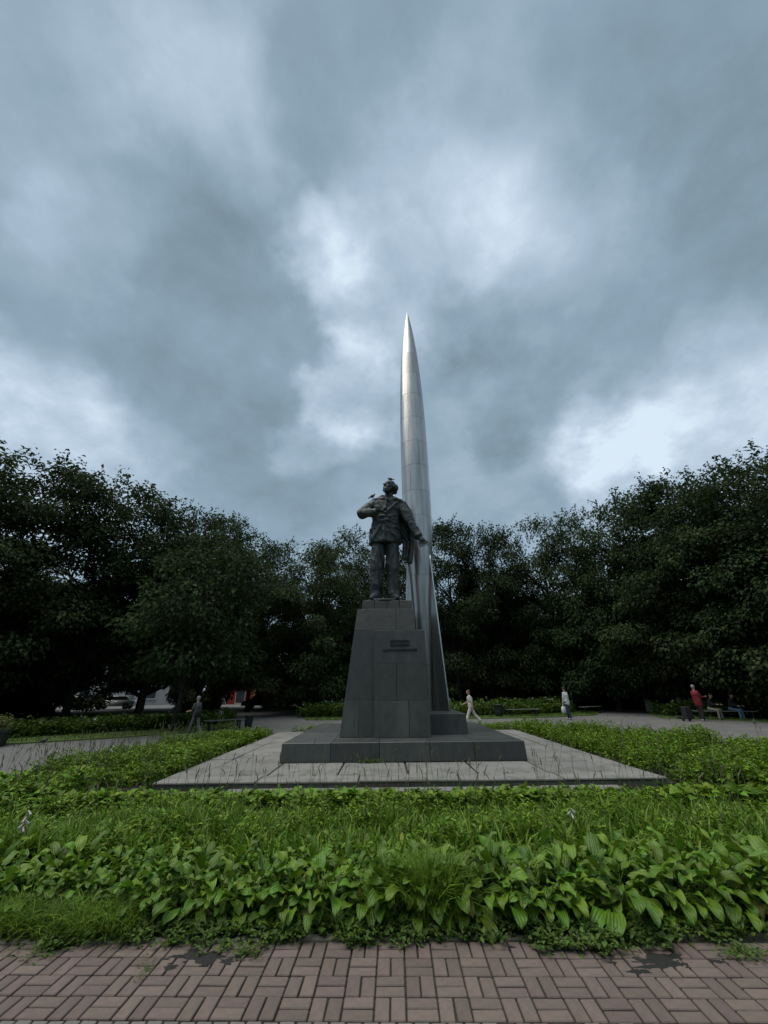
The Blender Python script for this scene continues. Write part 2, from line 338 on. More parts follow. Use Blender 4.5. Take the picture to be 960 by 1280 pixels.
for k, lab in (('L', 'strip of mown lawn beyond the path on the left'), ('M', 'strip of mown lawn behind the monument under the trees'), ('R', 'strip of mown lawn behind the bench on the right')):
    o = sheet('lawn', LAWNS[k], .02, M_lawn, .06); tag(o, lab, 'lawn', kind='structure')

# planting bed: circle around the monument, cut straight along the brick path
BC, BR = (1.5, 11.4), 9.2
bed_poly = []
for i in range(72):
    t = 2*math.pi*i/72; x, y = BC[0]+BR*math.cos(t), BC[1]+BR*math.sin(t)
    bed_poly.append((x, max(y, 4.09)) if y > 4.09 else (x, 4.09))
fx = math.sqrt(BR**2-(BC[1]-4.09)**2)
bed_poly = [(BC[0]-fx-2.4, 4.09)] + [p for p in [(BC[0]+BR*math.cos(t), BC[1]+BR*math.sin(t)) for t in np.linspace(math.pi*1.18, -math.pi*.18, 60)]] + [(BC[0]+fx+2.4, 4.09)]
bed_poly = bed_poly[::-1]
bed = sheet('flower_bed', bed_poly, .01, M_soil, .05); tag(bed, 'dark soil of the planting bed around the monument', 'bed', kind='structure')

# brick path ---------------------------------------------------------------
bp_ = sheet('brick_path', [(-14, -3), (14, -3), (14, 4.0), (-14, 4.0)], -.022, M_sand); tag(bp_, 'basket weave brick path in the foreground', 'path', kind='structure')
PB = .1945; Y0 = 3.272; BYAW = R_(-1.2)
def brick_me(lx, ly, m, nm, s): 
    me = boxmesh(nm, -lx/2, lx/2, -ly/2, ly/2, -.05, 0, m, .005); return me
gap = .0115
brick_m = brick_me(PB-gap, PB/2-gap, M_brick, 'brick', 0); brick_g = brick_me(PB/2-gap, PB-gap, M_brickg, 'brick_grey', 0)
nbk = 0; extra = []
def place_brick(me, x, y, rz):
    global nbk
    X = x*math.cos(BYAW)-(y-3.6)*math.sin(BYAW); Y = x*math.sin(BYAW)+(y-3.6)*math.cos(BYAW)+3.6
    o = link('brick', me, bp_); o.location = (X+random.uniform(-.0015, .0015), Y+random.uniform(-.0015, .0015), random.uniform(-.0035, .001)); o.rotation_euler = (random.gauss(0, .009), random.gauss(0, .009), rz+BYAW+random.gauss(0, .008)); nbk += 1
for r in range(4):
    for c in range(-22, 23):
        x = c*PB+.012; y = Y0+r*PB+PB/2; vert = (r+c) % 2 == 0
        lim = 2.52+.16*r
        for k in (-1, 1):
            if abs(x) < lim:
                if vert: place_brick(brick_m, x+k*PB/4, y, math.pi/2)
                else: place_brick(brick_m, x, y+k*PB/4, 0)
            else: extra.append((x+k*PB/4, y, 1) if vert else (x, y+k*PB/4, 0))
for c in range(-46, 47):
    x = c*PB/2; y = Y0-PB/2-.002
    if abs(x) < 2.3: place_brick(brick_g, x, y, 0)
    else: extra.append((x, y, 2))
mb = MB(); mb2 = MB()
for x in np.arange(-8, 8, PB):       # path that runs on outside the picture
    for r in range(1, 12):
        for k in (-1, 1):
            c = round(x/PB); y = Y0-PB-r*PB+PB/2
            extra.append((x+k*PB/4, y, 1) if (r+c) % 2 else (x, y+k*PB/4, 0))
for x, y, kd in extra:
    hx, hy = ((PB-gap)/2, (PB/2-gap)/2) if kd == 0 else ((PB/2-gap)/2, (PB-gap)/2)
    X = x*math.cos(BYAW)-(y-3.6)*math.sin(BYAW); Y = x*math.sin(BYAW)+(y-3.6)*math.cos(BYAW)+3.6
    (mb2 if kd == 2 else mb).box(X-hx, X+hx, Y-hy, Y+hy, -.05, -.001)
tag(mb.build('bricks', M_brick, bp_), kind='stuff'); tag(mb2.build('border_bricks', M_brickg, bp_), kind='stuff')
kerb = empty('kerb', (0, 0, 0)); tag(kerb, 'low concrete kerb between brick path and hostas', 'kerb', kind='structure')
kx = -6.2
while kx < 6.4:
    L = .5; o = box('kerb_stone', kx+.004, kx+L-.004, 4.055, 4.125, -.06, .012+random.uniform(-.006, .006), M_kerb, kerb, .01); kx += L
# soil washed out over the bricks
def soil_patch(cx, cy, rx, ry, seed, lab):
    rr = random.Random(seed); mb = MB(); n = 26
    for b in range(16):
        k = 1.0 if b == 0 else rr.uniform(.10, .55); a = rr.uniform(0, 6.3); q = 0 if b == 0 else rr.uniform(.4, 1.5); x0, y0 = cx+rx*q*math.cos(a), cy+ry*q*math.sin(a)*.9; ph = [rr.uniform(0, 6.3) for _ in range(4)]; V = [(x0, y0, .006*k+.001)]; Fc = []
        for qq, z in ((.55, .005*k+.001), (1.0, -.005)):
            for i in range(n):
                t = 2*math.pi*i/n; w_ = 1+.3*math.sin(2*t+ph[0])+.22*math.sin(5*t+ph[1])+.15*math.sin(9*t+ph[2])+rr.uniform(-.1, .1); V.append((x0+rx*.62*k*qq*w_*math.cos(t), y0+ry*.62*k*qq*w_*math.sin(t), z))
        for i in range(n): Fc += [(0, 1+i, 1+(i+1) % n), (1+i, 1+n+i, 1+n+(i+1) % n, 1+(i+1) % n)]
        mb.add(V, Fc)
    tag(mb.build('soil_patch', M_damp, None, True), lab, 'soil', kind='stuff')
soil_patch(-1.36, 3.88, .24, .10, 3, 'dark damp soil spilt on the bricks at the left')
soil_patch(1.92, 3.79, .26, .11, 5, 'dark damp soil spilt on the bricks at the right')
soil_patch(1.30, 3.95, .26, .06, 8, 'thin dark soil washed along the kerb under the hostas')

# terrace of concrete slabs -------------------------------------------------
TX0, TX1, TY0, TY1, TZ = -4.52, 5.40, 8.90, 18.55, .16
terr = empty('stone_terrace', ((TX0+TX1)/2, TY0, 0)); tag(terr, 'square grey terrace of weathered concrete slabs around the pedestal', 'terrace', kind='structure')
def tbox(name, x0, x1, y0, y1, z0, z1, m, bevel=.012, tilt=0):
    me = boxmesh(name, -(x1-x0)/2, (x1-x0)/2, -(y1-y0)/2, (y1-y0)/2, z0-z1, 0, m, bevel)
    o = link(name, me, terr); o.location = ((x0+x1)/2-terr.location.x, (y0+y1)/2-terr.location.y, z1)
    if tilt: o.rotation_euler = (random.gauss(0, tilt), random.gauss(0, tilt), random.gauss(0, tilt*.6)); o.location.z += random.uniform(-.008, .004)
    return o
for i in range(6):      # riser stones under the rim slabs, darker in tone than the slabs
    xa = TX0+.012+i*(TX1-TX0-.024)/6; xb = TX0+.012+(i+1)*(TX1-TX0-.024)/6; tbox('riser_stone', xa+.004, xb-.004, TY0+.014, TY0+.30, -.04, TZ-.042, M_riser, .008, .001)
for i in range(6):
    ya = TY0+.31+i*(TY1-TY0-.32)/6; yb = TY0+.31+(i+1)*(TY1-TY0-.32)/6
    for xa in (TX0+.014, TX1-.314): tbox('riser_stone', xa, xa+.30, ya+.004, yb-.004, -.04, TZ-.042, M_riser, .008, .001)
tbox('terrace_base', TX0+.32, TX1-.32, TY0+.32, TY1-.06, -.05, TZ-.047, M_sand, 0)
BW = .58
xs = np.linspace(TX0, TX1, 6)
for i in range(5):
    for y0 in (TY0, TY1-BW): tbox('slab', xs[i]+.012, xs[i+1]-.012, y0, y0+BW, TZ-.038, TZ, M_slab, .010, .0015)
ys = np.linspace(TY0+BW, TY1-BW, 5)
for i in range(4):
    for x0 in (TX0, TX1-BW): tbox('slab', x0, x0+BW, ys[i]+.010, ys[i+1]-.010, TZ-.038, TZ, M_slab, .010, .0015)
ix = np.linspace(TX0+BW, TX1-BW, 7); iy = np.linspace(TY0+BW, TY1-BW, 7)
for i in range(6):
    for j in range(6):
        sh = .0
        x0, x1, y0, y1 = ix[i]+.015+random.uniform(0, .010), ix[i+1]-.015-random.uniform(0, .010), iy[j]+.024, iy[j+1]-.024-random.uniform(0, .02)
        if x0 > -2.3 and x1 < 3.2 and y0 > 11.2 and y1 < 16.6: continue
        tbox('slab', x0, x1, y0, y1, TZ-.040, TZ-.004, M_slab, .010, .003)
xs = np.linspace(TX0+1.5, TX1-1.0, 6)
for i in range(5): tbox('step_slab', xs[i]+.006, xs[i+1]-.006, 8.60, 8.892, -.04, .055, M_slab, .012, .002)

# pedestal -------------------------------------------------------------------
ped = empty('monument_pedestal', (.43, 13.8, TZ)); tag(ped, 'dark grey granite pedestal of stacked blocks on a wide stepped base', 'pedestal')
def pblock(name, c, m=M_granite, bevel=.006, parent=None):
    o = link(name, hexmesh(name, [(x-.43, y-13.8, z-TZ) for x, y, z in c], m, bevel), parent or ped); return o
def pb(name, x0, x1, y0, y1, z0, z1, m=M_granite, dx0=0, dx1=0, dy0=0, dy1=0, bevel=.006, g=.0022):
    """block with its top inset by dx0/dx1/dy0/dy1"""
    return pblock(name, [(x0+g, y0, z0+g), (x1-g, y0, z0+g), (x1-g, y1, z0+g), (x0+g, y1, z0+g), (x0+dx0+g, y0+dy0, z1-g), (x1-dx1-g, y0+dy0, z1-g), (x1-dx1-g, y1-dy1, z1-g), (x0+dx0+g, y1-dy1, z1-g)], m, bevel)
SX = [-2.58, -1.36, -.17, 1.06, 2.14, 3.40]; SY = [10.93, 11.75, 13.1, 14.5, 16.0, 16.9]
for i in range(5):
    for j in range(5): pb('base_block', SX[i], SX[i+1], SY[j], SY[j+1], TZ-.002, .575+random.uniform(-.002, .002), g=.003, bevel=.01, dx0=.02 if i == 0 else 0, dx1=.02 if i == 4 else 0, dy0=.02 if j == 0 else 0)
ZB = .575
def lx(z): return -1.27+(z-ZB)*.118
def fy(z): return 12.0+(z-ZB)*.062
# core behind the facing blocks
def course(name, xa, xb, z0, z1, left=False, m=M_granite, y1=13.72):
    """facing block of the tapered shaft; left blocks follow the slanted edge"""
    xl0, xl1 = (lx(z0), lx(z1)) if left else (xa, xa)
    c = [(xl0, fy(z0), z0+.002), (xb, fy(z0), z0+.002), (xb, y1, z0+.002), (xl0, y1, z0+.002), (xl1, fy(z1), z1-.002), (xb, fy(z1), z1-.002), (xb, y1, z1-.002), (xl1, y1, z1-.002)]
    return pblock(name, c, m)
course('shaft_block', None, -.755, ZB, 1.48, True); course('shaft_block', -.750, 1.10, ZB, 1.48)
course('shaft_block', None, -.26, 1.48, 3.39, True); course('shaft_block', -.255, 1.05, 1.48, 3.39)
course('shaft_block', None, .330, 3.39, 4.04, True, M_granite_top); course('shaft_block', .335, .915, 3.39, 4.04, False, M_granite_top)
for i in range(4):
    x0 = -.725+i*.395; pb('cap_block', x0, x0+.395, 12.33, 13.6, 4.04, 4.325, M_granite_top, dx0=.02 if i == 0 else 0, bevel=.014, g=.002)
FYp = 11.80
def panel(x0, x1, z0, z1): return pb('panel_block', x0, x1, FYp+(z0-ZB)*.012, fy(z0)-.004, z0, z1, dy0=.01, bevel=.006)
panel(-.32, .62, ZB, 1.46); panel(.625, 1.19, ZB, 1.46)
panel(-.32, .30, 1.46, 2.42); panel(.305, 1.175, 1.46, 2.42); panel(-.32, 1.16, 2.42, 3.345)
pb('rocket_plinth', 1.205, 2.33, 12.58, 13.73, ZB, 1.095, dy0=.02, dx1=.02)
pb('rocket_plinth', .30, 2.33, 13.735, 15.45, ZB, 1.095, dx1=.02)
for txt, w_, z, hgt in (('КОНСТАНТИН', .56, 2.985, .078), ('ЭДУАРДОВИЧ', .56, 2.885, .078), ('ЦИОЛКОВСКИЙ', .98, 2.745, .105)):
    fc = bpy.data.curves.new('t', 'FONT'); fc.body = txt; fc.size = 1; fc.extrude = .06; fc.align_x = 'CENTER'; fc.resolution_u = 2; fc.offset = .012
    fo = link('t', fc); bpy.context.view_layer.update(); me = bpy.data.meshes.new_from_object(fo.evaluated_get(bpy.context.evaluated_depsgraph_get())); bpy.data.objects.remove(fo)
    co = np.array([v.co for v in me.vertices]); W = np.ptp(co[:, 0]); H = np.ptp(co[:, 1]); me.materials.clear(); me.materials.append(M_letter)
    o = link('inscription', me, ped); o.rotation_euler = (R_(90), 0, 0); o.scale = (w_/W, hgt/H, .28); o.location = (.42-.43, FYp+.028-13.8-.004, z-TZ)

# rocket ---------------------------------------------------------------------
RX, RY = 1.35, 14.3
rk = empty('steel_rocket', (RX, RY, 1.095)); tag(rk, 'tall polished steel rocket with fins standing nose up behind the statue', 'rocket')
PZ = [1.1, 2, 3.3, 4.6, 6.28, 7.6, 9.05, 10.8, 12.7, 14.6, 16.65, 18.5, 19.3, 20.12]; PR = [.235, .265, .32, .385, .505, .56, .588, .592, .568, .518, .415, .245, .135, .006]
_zz = np.linspace(1.1, 20.12, 200)
def rad(z):
    return np.interp(z, _zz, RADS)
raw = np.interp(_zz, PZ, PR); ker = np.ones(13)/13; pad = np.concatenate([np.full(6, raw[0]), raw, 2*raw[-1]-raw[-2:-8:-1]]); RADS = np.convolve(pad, ker, 'valid'); RADS[-14:] = raw[-14:]; RADS = np.maximum(RADS, .004)
bands = [1.1, 2.5, 4.0, 5.6, 7.95, 9.05, 10.25, 11.45, 12.73, 14.1, 15.4, 16.75, 18.5]
def hull(z0, z1, a0, a1, r_off=0, n=None, g=.004):
    n = n or max(3, int((a1-a0)/R_(9))); k = max(2, int((z1-z0)/.22)); V = []; Fc = []
    for i in range(k+1):
        z = z0+g+(z1-z0-2*g)*i/k; r = float(rad(z))
        for j in range(n+1):
            ga = g*.6/max(r, .05); a = a0+ga+(a1-a0-2*ga)*j/n; V.append((r*math.cos(a), r*math.sin(a), z-1.095))
    m = len(V)
    for i in range(k+1):
        z = z0+g+(z1-z0-2*g)*i/k; r = max(.002, float(rad(z))-.02)
        for j in range(n+1):
            a = a0+(a1-a0)*j/n; V.append((r*math.cos(a), r*math.sin(a), z-1.095))
    for i in range(k):
        for j in range(n):
            q = i*(n+1)+j; Fc.append((q, q+1, q+n+2, q+n+1))
    for i in range(k):
        for q, fl in ((i*(n+1), 0), (i*(n+1)+n, 1)):
            f = (q, q+n+1, m+q+n+1, m+q); Fc.append(f[::-1] if fl else f)
    for j in range(n):
        Fc.append((j, m+j, m+j+1, j+1)); q = k*(n+1)+j; Fc.append((q, q+1, m+q+1, m+q))
    return V, Fc
for b in range(len(bands)-1):
    npn = 6 if b < 9 else 4; off = R_(-78+(b % 2)*22)
    for p in range(npn):
        v, f = hull(bands[b], bands[b+1], off+2*math.pi*p/npn, off+2*math.pi*(p+1)/npn, g=.006 if bands[b] in (9.05, 12.73) else .004)
        o = link('hull_panel', pymesh('hull_panel', v, f, M_steel, True), rk); o.rotation_euler = (0, 0, random.gauss(0, .002))
        bev = o.modifiers.new('e', 'EDGE_SPLIT'); bev.split_angle = R_(40)
V = []; Fc = []
for i in range(80):
    z = 1.1+17.4*i/79; r = float(rad(z))-.012
    for j in range(40): V.append((r*math.cos(2*math.pi*j/40), r*math.sin(2*math.pi*j/40), z-1.095))
for i in range(79):
    for j in range(40): Fc.append((i*40+j, i*40+(j+1) % 40, (i+1)*40+(j+1) % 40, (i+1)*40+j))
link('inner_frame', pymesh('inner_frame', V, Fc, M_steeld, True), rk)
V = []; Fc = []
for i in range(25):
    z = 18.506+(20.12-18.506)*i/24; r = float(rad(z))
    for j in range(32): V.append((r*math.cos(2*math.pi*j/32), r*math.sin(2*math.pi*j/32), z-1.095))
for i in range(24):
    for j in range(32): Fc.append((i*32+j, i*32+(j+1) % 32, (i+1)*32+(j+1) % 32, (i+1)*32+j))
Fc.append(tuple(24*32+j for j in range(32)))
link('nose_cone', pymesh('nose_cone', V, Fc, M_steel, True), rk)
for az in (200, 320, 80):
    a = R_(az); ca, sa = math.cos(a), math.sin(a); V = []; Fc = []; zs = np.linspace(1.1, 6.6, 24); outer = []
    for z in zs:
        ro = max(float(rad(z))+.0, .86-(z-1.1)*.073) if z < 6.3 else float(rad(z))-.01; ri = float(rad(z))-.03; outer.append(ro)
        for r, t in ((ri, .035), (ro, .02), (ro, -.02), (ri, -.035)): V.append((r*ca-t*sa, r*sa+t*ca, z-1.095))
    for i in range(len(zs)-1):
        for k in range(4): Fc.append((i*4+k, i*4+(k+1) % 4, i*4+4+(k+1) % 4, i*4+4+k))
    Fc += [(3, 2, 1, 0), tuple((len(zs)-1)*4+k for k in range(4))]
    fo = link('fin', pymesh('fin', V, Fc, M_steel), rk)
    tv, tf = tube([(o_*ca, o_*sa, z-1.095) for o_, z in zip(outer[:-1], zs[:-1])], [.034]*(len(zs)-1), 10)
    link('fin_edge', pymesh('fin_edge', tv, tf, M_steele, True), fo)

# ================================================================== STATUE
st = empty('bronze_statue', (.05, 12.79, 4.355)); tag(st, 'dark bronze statue of a bearded man in jacket and cape on the pedestal', 'statue')
OFF = Vector((.05, 12.85, 4.325))
def Lc(x, y, z): return (x-OFF.x, y-OFF.y, z-OFF.z)
def C(a, b, r0, r1, m=0): return cap_prim(Lc(*a), Lc(*b), r0, r1, m)
def El(c, r, rot=None, m=0): return ell_prim(Lc(*c), r, m, rot)
body = []
# trousers and shoes
for s, hip, kn, an, toe in ((-1, (-.20, 12.86, 6.42), (-.27, 12.78, 5.43), (-.30, 12.84, 4.60), (-.42, 12.50, 4.40)), (1, (.27, 12.86, 6.42), (.29, 12.80, 5.43), (.30, 12.84, 4.60), (.40, 12.47, 4.40))):
    body += [C(hip, kn, .275, .225), C(kn, an, .225, .205), C((an[0], an[1]-.02, 4.62), (an[0], an[1]-.04, 4.52), .215, .20),
             C((an[0], an[1]+.08, 4.42), ((an[0]+toe[0])/2, (an[1]+toe[1])/2, 4.45), .11, .125), C(((an[0]+toe[0])/2, (an[1]+toe[1])/2, 4.44), toe, .12, .085)]
    for q in range(3):   # creases of the cloth
        z = 4.75+q*.16; body.append(C((an[0]-.19, an[1]-.09, z), (an[0]+.16, an[1]-.17, z+.08), .028, .022))
    body += [C((kn[0]-.03, kn[1]-.19, 5.9), (an[0]-.02, an[1]-.17, 4.75), .03, .03), C((kn[0]+.1, kn[1]-.15, 5.35), (kn[0]-.16, kn[1]-.16, 5.2), .03, .02)]
# bronze footing
body.append(('l', [Lc(0, 12.78, 4.297)+(.64, .42), Lc(0, 12.78, 4.37)+(.62, .40)], None, None, None, 0))
# head, turned to the viewer's left and lifted
hc = Vector((.210, 12.73, 8.565)); ffw = Vector((-.62, -.76, .16)).normalized(); frt = ffw.cross(Vector((0, 0, 1))).normalized(); fup = frt.cross(ffw).normalized()
Rh = Matrix((frt, ffw, fup)).transposed()
HS = 1.09
def Hd(r, f, u): return tuple(hc + (frt*r + ffw*f + fup*u)*HS)
def HE(r, f, u, rad3): return El(Hd(r, f, u), tuple(q*HS for q in rad3), Rh)
body += [HE(0, -.035, .06, (.195, .235, .215)), HE(0, .06, -.06, (.150, .165, .20)), C(Hd(-.11, .185, .055), Hd(.11, .185, .055), .036, .036),
         C(Hd(0, .215, .04), Hd(0, .262, -.045), .026, .042), C(Hd(-.035, .225, -.055), Hd(.035, .225, -.055), .028, .028),
         HE(-.10, .14, -.05, (.055, .06, .05)), HE(.10, .14, -.05, (.055, .06, .05)), C(Hd(-.075, .205, -.115), Hd(.075, .205, -.115), .034, .034),
         HE(0, .165, -.20, (.115, .10, .115)), C(Hd(0, .18, -.20), Hd(0, .21, -.31), .085, .04), C(Hd(-.12, .06, -.12), Hd(-.06, .14, -.24), .05, .05), C(Hd(.12, .06, -.12), Hd(.06, .14, -.24), .05, .05),
         HE(-.19, -.02, -.02, (.03, .05, .07)), HE(.19, -.02, -.02, (.03, .05, .07)),
         HE(-.15, -.14, .0, (.10, .13, .14)), HE(.15, -.14, .0, (.10, .13, .14)), HE(0, -.22, .0, (.16, .09, .17)), HE(.13, -.20, -.12, (.08, .09, .09)), HE(-.1, -.2, -.12, (.08, .09, .09)),
         C((.20, 12.82, 8.45), (.16, 12.88, 8.05), .155, .18)]
# hands: fist at the lapel, and the open hand
fist = Vector((-.19, 12.34, 7.45)); body.append(El(fist, (.105, .11, .10)))
for i in range(4):
    k = fist+Vector((-.04+.028*i, -.085, .085-.048*i)); body.append(C(k+Vector((-.05, .03, .02)), k+Vector((.055, -.01, .0)), .034, .03)); body.append(C(k+Vector((.055, -.01, 0)), k+Vector((.075, .06, -.02)), .03, .026))
body.append(C(fist+Vector((-.03, -.02, .10)), fist+Vector((.07, -.07, .115)), .036, .028))
wr = Vector((1.21, 12.62, 6.53)); pc = Vector((1.30, 12.58, 6.39)); hd = (Vector((1.49, 12.5, 6.13))-wr).normalized()
body += [C(wr, pc, .085, .10), El(pc, (.10, .055, .115))]
side = Vector((.62, .1, .75)).normalized(); side = (side-hd*side.dot(hd)).normalized(); nrm = hd.cross(side)
for q, L, sp in ((.085, .235, .30), (.032, .27, .08), (-.025, .255, -.12), (-.078, .20, -.34)):
    b0 = pc+side*q+hd*.05; d1 = (hd+side*sp*.6).normalized(); m1 = b0+d1*L*.5; tp = m1+(d1+nrm*.12+Vector((0, 0, -.05))).normalized()*L*.5
    body += [C(b0, m1, .031, .027), C(m1, tp, .027, .019)]
th = pc-side*.09-hd*.02; body += [C(th, th-side*.07+hd*.08, .034, .03), C(th-side*.07+hd*.08, th-side*.085+hd*.17, .029, .021)]
link('body', creases(fuse('statue_body', body, [M_bronze], .018, 3), .042, 4.2, .8, .5, .22, 1.85, 1.5, 2), st)
# jacket
jk = [loft_prim([Lc(.03, 12.86, 6.34)+(.585, .37), Lc(.03, 12.86, 6.42)+(.585, .375), Lc(.03, 12.86, 6.85)+(.545, .355), Lc(.05, 12.86, 7.22)+(.495, .33), Lc(.07, 12.86, 7.6)+(.53, .35), Lc(.10, 12.86, 7.9)+(.56, .33), Lc(.12, 12.87, 8.06)+(.50, .28), Lc(.16, 12.88, 8.2)+(.26, .21)]),
      C((-.36, 12.86, 7.92), (-.79, 12.70, 7.47), .225, .195), C((-.79, 12.70, 7.47), (-.33, 12.44, 7.40), .190, .135), C((-.40, 12.47, 7.41), (-.31, 12.42, 7.41), .15, .145),
      C((.56, 12.86, 7.92), (.91, 12.76, 7.20), .215, .185), C((.91, 12.76, 7.20), (1.18, 12.64, 6.60), .18, .13), C((1.14, 12.66, 6.68), (1.19, 12.635, 6.58), .145, .14)]
# cape collar rolled round the neck and shoulders, lapels, folds
jk += [C((-.32, 12.74, 8.04), (.0, 12.60, 8.02), .08, .07), C((.0, 12.60, 8.02), (.16, 12.57, 7.94), .065, .06), C((.16, 12.57, 7.94), (.40, 12.60, 8.0), .06, .075), C((.40, 12.60, 8.0), (.64, 12.76, 7.95), .075, .09),
       C((-.30, 12.80, 8.06), (-.05, 12.70, 8.16), .08, .07), C((.30, 12.72, 8.14), (.55, 12.82, 8.03), .07, .08), C((-.05, 13.0, 8.2), (.45, 13.0, 8.15), .12, .12),
       C((.10, 12.53, 7.94), (.03, 12.48, 7.55), .05, .03), C((.20, 12.54, 7.94), (.42, 12.56, 7.74), .04, .02), C((.46, 12.58, 7.84), (.06, 12.475, 7.42), .045, .02),
       C((.03, 12.500, 7.45), (.01, 12.475, 6.42), .022, .030), C((-.16, 12.53, 7.10), (.16, 12.50, 7.16), .05, .05), C((.16, 12.51, 7.14), (.42, 12.62, 7.06), .05, .02),
       C((-.12, 12.52, 6.95), (-.40, 12.62, 6.45), .06, .09), C((.14, 12.51, 6.95), (.44, 12.61, 6.45), .06, .09), C((-.02, 12.50, 6.9), (.0, 12.50, 6.4), .05, .08),
       C((-.30, 12.58, 7.28), (.02, 12.53, 7.34), .05, .04), C((.20, 12.54, 7.30), (.48, 12.68, 7.42), .05, .03), C((.30, 12.52, 7.66), (.47, 12.62, 7.60), .04, .03),
       C((.38, 12.56, 6.90), (.55, 12.68, 6.87), .035, .035), C((-.34, 12.58, 6.88), (-.48, 12.70, 6.85), .035, .035), C((-.30, 12.44, 7.34), (-.16, 12.48, 7.02), .11, .03),
       C((-.66, 12.62, 7.66), (-.74, 12.56, 7.40), .05, .05), C((-.52, 12.56, 7.62), (-.56, 12.48, 7.40), .04, .04), C((.60, 12.72, 7.66), (.86, 12.66, 7.52), .05, .03), C((.72, 12.68, 7.42), (.96, 12.62, 7.32), .05, .03), C((.94, 12.64, 7.00), (1.10, 12.62, 7.04), .04, .03), C((1.0, 12.60, 6.84), (1.15, 12.58, 6.88), .04, .03),
       C((-.56, 12.86, 6.39), (.02, 12.49, 6.36), .03, .03), C((.02, 12.49, 6.36), (.61, 12.86, 6.39), .03, .03)]
link('jacket', creases(fuse('statue_jacket', jk, [M_bronze], .020, 3, .02, .34), .028, 2.6, 1.7, 1.6, 2.0, 3.75, 1.6, 4), st)
# cape hanging from the shoulders behind the outstretched arm
V = []; Fc = []; NU, NV = 28, 36
vv = [0, .2, .4, .55, .7, .85, 1]
xin = [-.35, -.38, -.30, .10, .68, .64, .66]; xout = [.80, 1.00, 1.08, 1.05, 1.02, .98, .90]; zz = [8.12, 7.75, 7.25, 6.85, 6.45, 6.1, 5.82]
for j in range(NV+1):
    v = j/NV; a, b, z = [float(np.interp(v, vv, q)) for q in (xin, xout, zz)]
    for i in range(NU+1):
        u = i/NU; fold = .05*math.sin(u*17+v*2)*min(1, v*2+.2)+.03*math.sin(u*31+1)
        V.append(Lc(a+(b-a)*u+.02*math.sin(v*9+u*4), 13.10+.10*math.sin(u*3.1)+fold-.10*v, z-.06*math.sin(u*9+.5)*v-(.14*u*v*v)+.10*(1-u)*(v > .55)*v))
for j in range(NV):
    for i in range(NU): q = j*(NU+1)+i; Fc.append((q, q+1, q+NU+2, q+NU+1))
cp = link('cape', pymesh('cape', V, Fc, M_bronze, True), st); sm = cp.modifiers.new('t', 'SOLIDIFY'); sm.thickness = .06
del V, Fc

# ================================================================== TREES
def make_tree_meshes(seed, H=17.0, Rc=5.6, zb=1.0, nclump=150, per=190, lsize=1.0):
    rg = np.random.default_rng(seed)
    # crown outline: tall dome, nearly straight sides, lumpy
    cl = []
    while len(cl) < nclump:
        t = rg.uniform(0, 1); z = zb+(H-zb)*t; a = rg.uniform(0, 2*math.pi)
        prof = (1-max(0, (t-.45)/.55)**2.3)**.62 if t < 1 else 0
        prof *= .72+.28*min(1, t/.18)
        rmax = Rc*prof*(1+.16*math.sin(2*a+seed)+.12*math.sin(5*a+seed*2+t*7))
        r = rmax*rg.uniform(0, 1)**.38
        if rg.uniform() < .25+.75*prof: cl.append((r*math.cos(a), r*math.sin(a), min(z, H-.25), rg.uniform(.75, 1.55)))
    cl = np.array(cl)
    P = []; D = []
    for cx, cy, cz, s in cl:
        n = int(per*s*rg.uniform(.7, 1.2)*(1-.52*min(1, max(0, (cz/H-.50)/.32)))); q = rg.normal(0, 1, (n, 3)); q = norm(q)*rg.uniform(0, 1, (n, 1))**.45*np.array([1.05, 1.05, .62])*s*1.05
        P.append(q+np.array([cx, cy, cz])); out = norm(q*np.array([1, 1, .5])+np.array([cx, cy, 0])*.12+rg.normal(0, .35, (n, 3))); out[:, 2] -= .25; D.append(norm(out))
    # twigs poking out over the top
    for k in range(46):
        a = rg.uniform(0, 2*math.pi); t = rg.uniform(.5, 1); prof = (1-max(0, (t-.45)/.55)**2.3)**.62
        b = np.array([Rc*prof*math.cos(a)*.95, Rc*prof*math.sin(a)*.95, zb+(H-zb)*t]); dr = norm(np.array([math.cos(a)*.7, math.sin(a)*.7, .9*t])+rg.normal(0, .25, 3)); n = 26
        q = b+dr*rg.uniform(0, 1.25, (n, 1))+rg.normal(0, .16, (n, 3)); P.append(q); D.append(norm(rg.normal(0, 1, (n, 3))+dr*.6))
    P = np.concatenate(P); D = np.concatenate(D); P[:, 2] = np.maximum(P[:, 2], .35)
    L = rg.uniform(.17, .37, len(P))*lsize; v, f = leaf_arrays(P, D, L, L*rg.uniform(.5, .75, len(P)), 'fold', .3)
    crown = npmesh('crown', v, f, M_tree)
    mb = MB(); top = Vector((rg.normal(0, .25), rg.normal(0, .25), H*.78))
    pth = [Vector((0, 0, -.1)), Vector((rg.normal(0, .05), rg.normal(0, .05), 1.6)), Vector((rg.normal(0, .15), rg.normal(0, .15), H*.3)), Vector((top.x*.7, top.y*.7, H*.55)), top]
    mb.tube(pth, [.30, .23, .19, .12, .03], 10); mb.tube([(0, 0, -.1), (0, 0, .35)], [.42, .27], 10)
    o = np.argsort(-np.hypot(cl[:, 0], cl[:, 1]))
    for i in o[:46]:
        e = Vector(cl[i, :3]); t = max(.1, min(.72, (e.z-1.5-.3*math.hypot(e.x, e.y))/H)); b = Vector((top.x*t, top.y*t, max(1.2, H*t)))
        m1 = b.lerp(e, .5)+Vector((0, 0, .35)); mb.tube([b, m1, e], [.085, .05, .012], 5)
    trunk = pymesh('trunk', mb.v, mb.f, M_bark, True)
    return trunk, crown
TREE = [make_tree_meshes(s, nclump=n, per=p) for s, n, p in ((1, 165, 235), (2, 150, 250), (3, 170, 225), (4, 150, 250))]
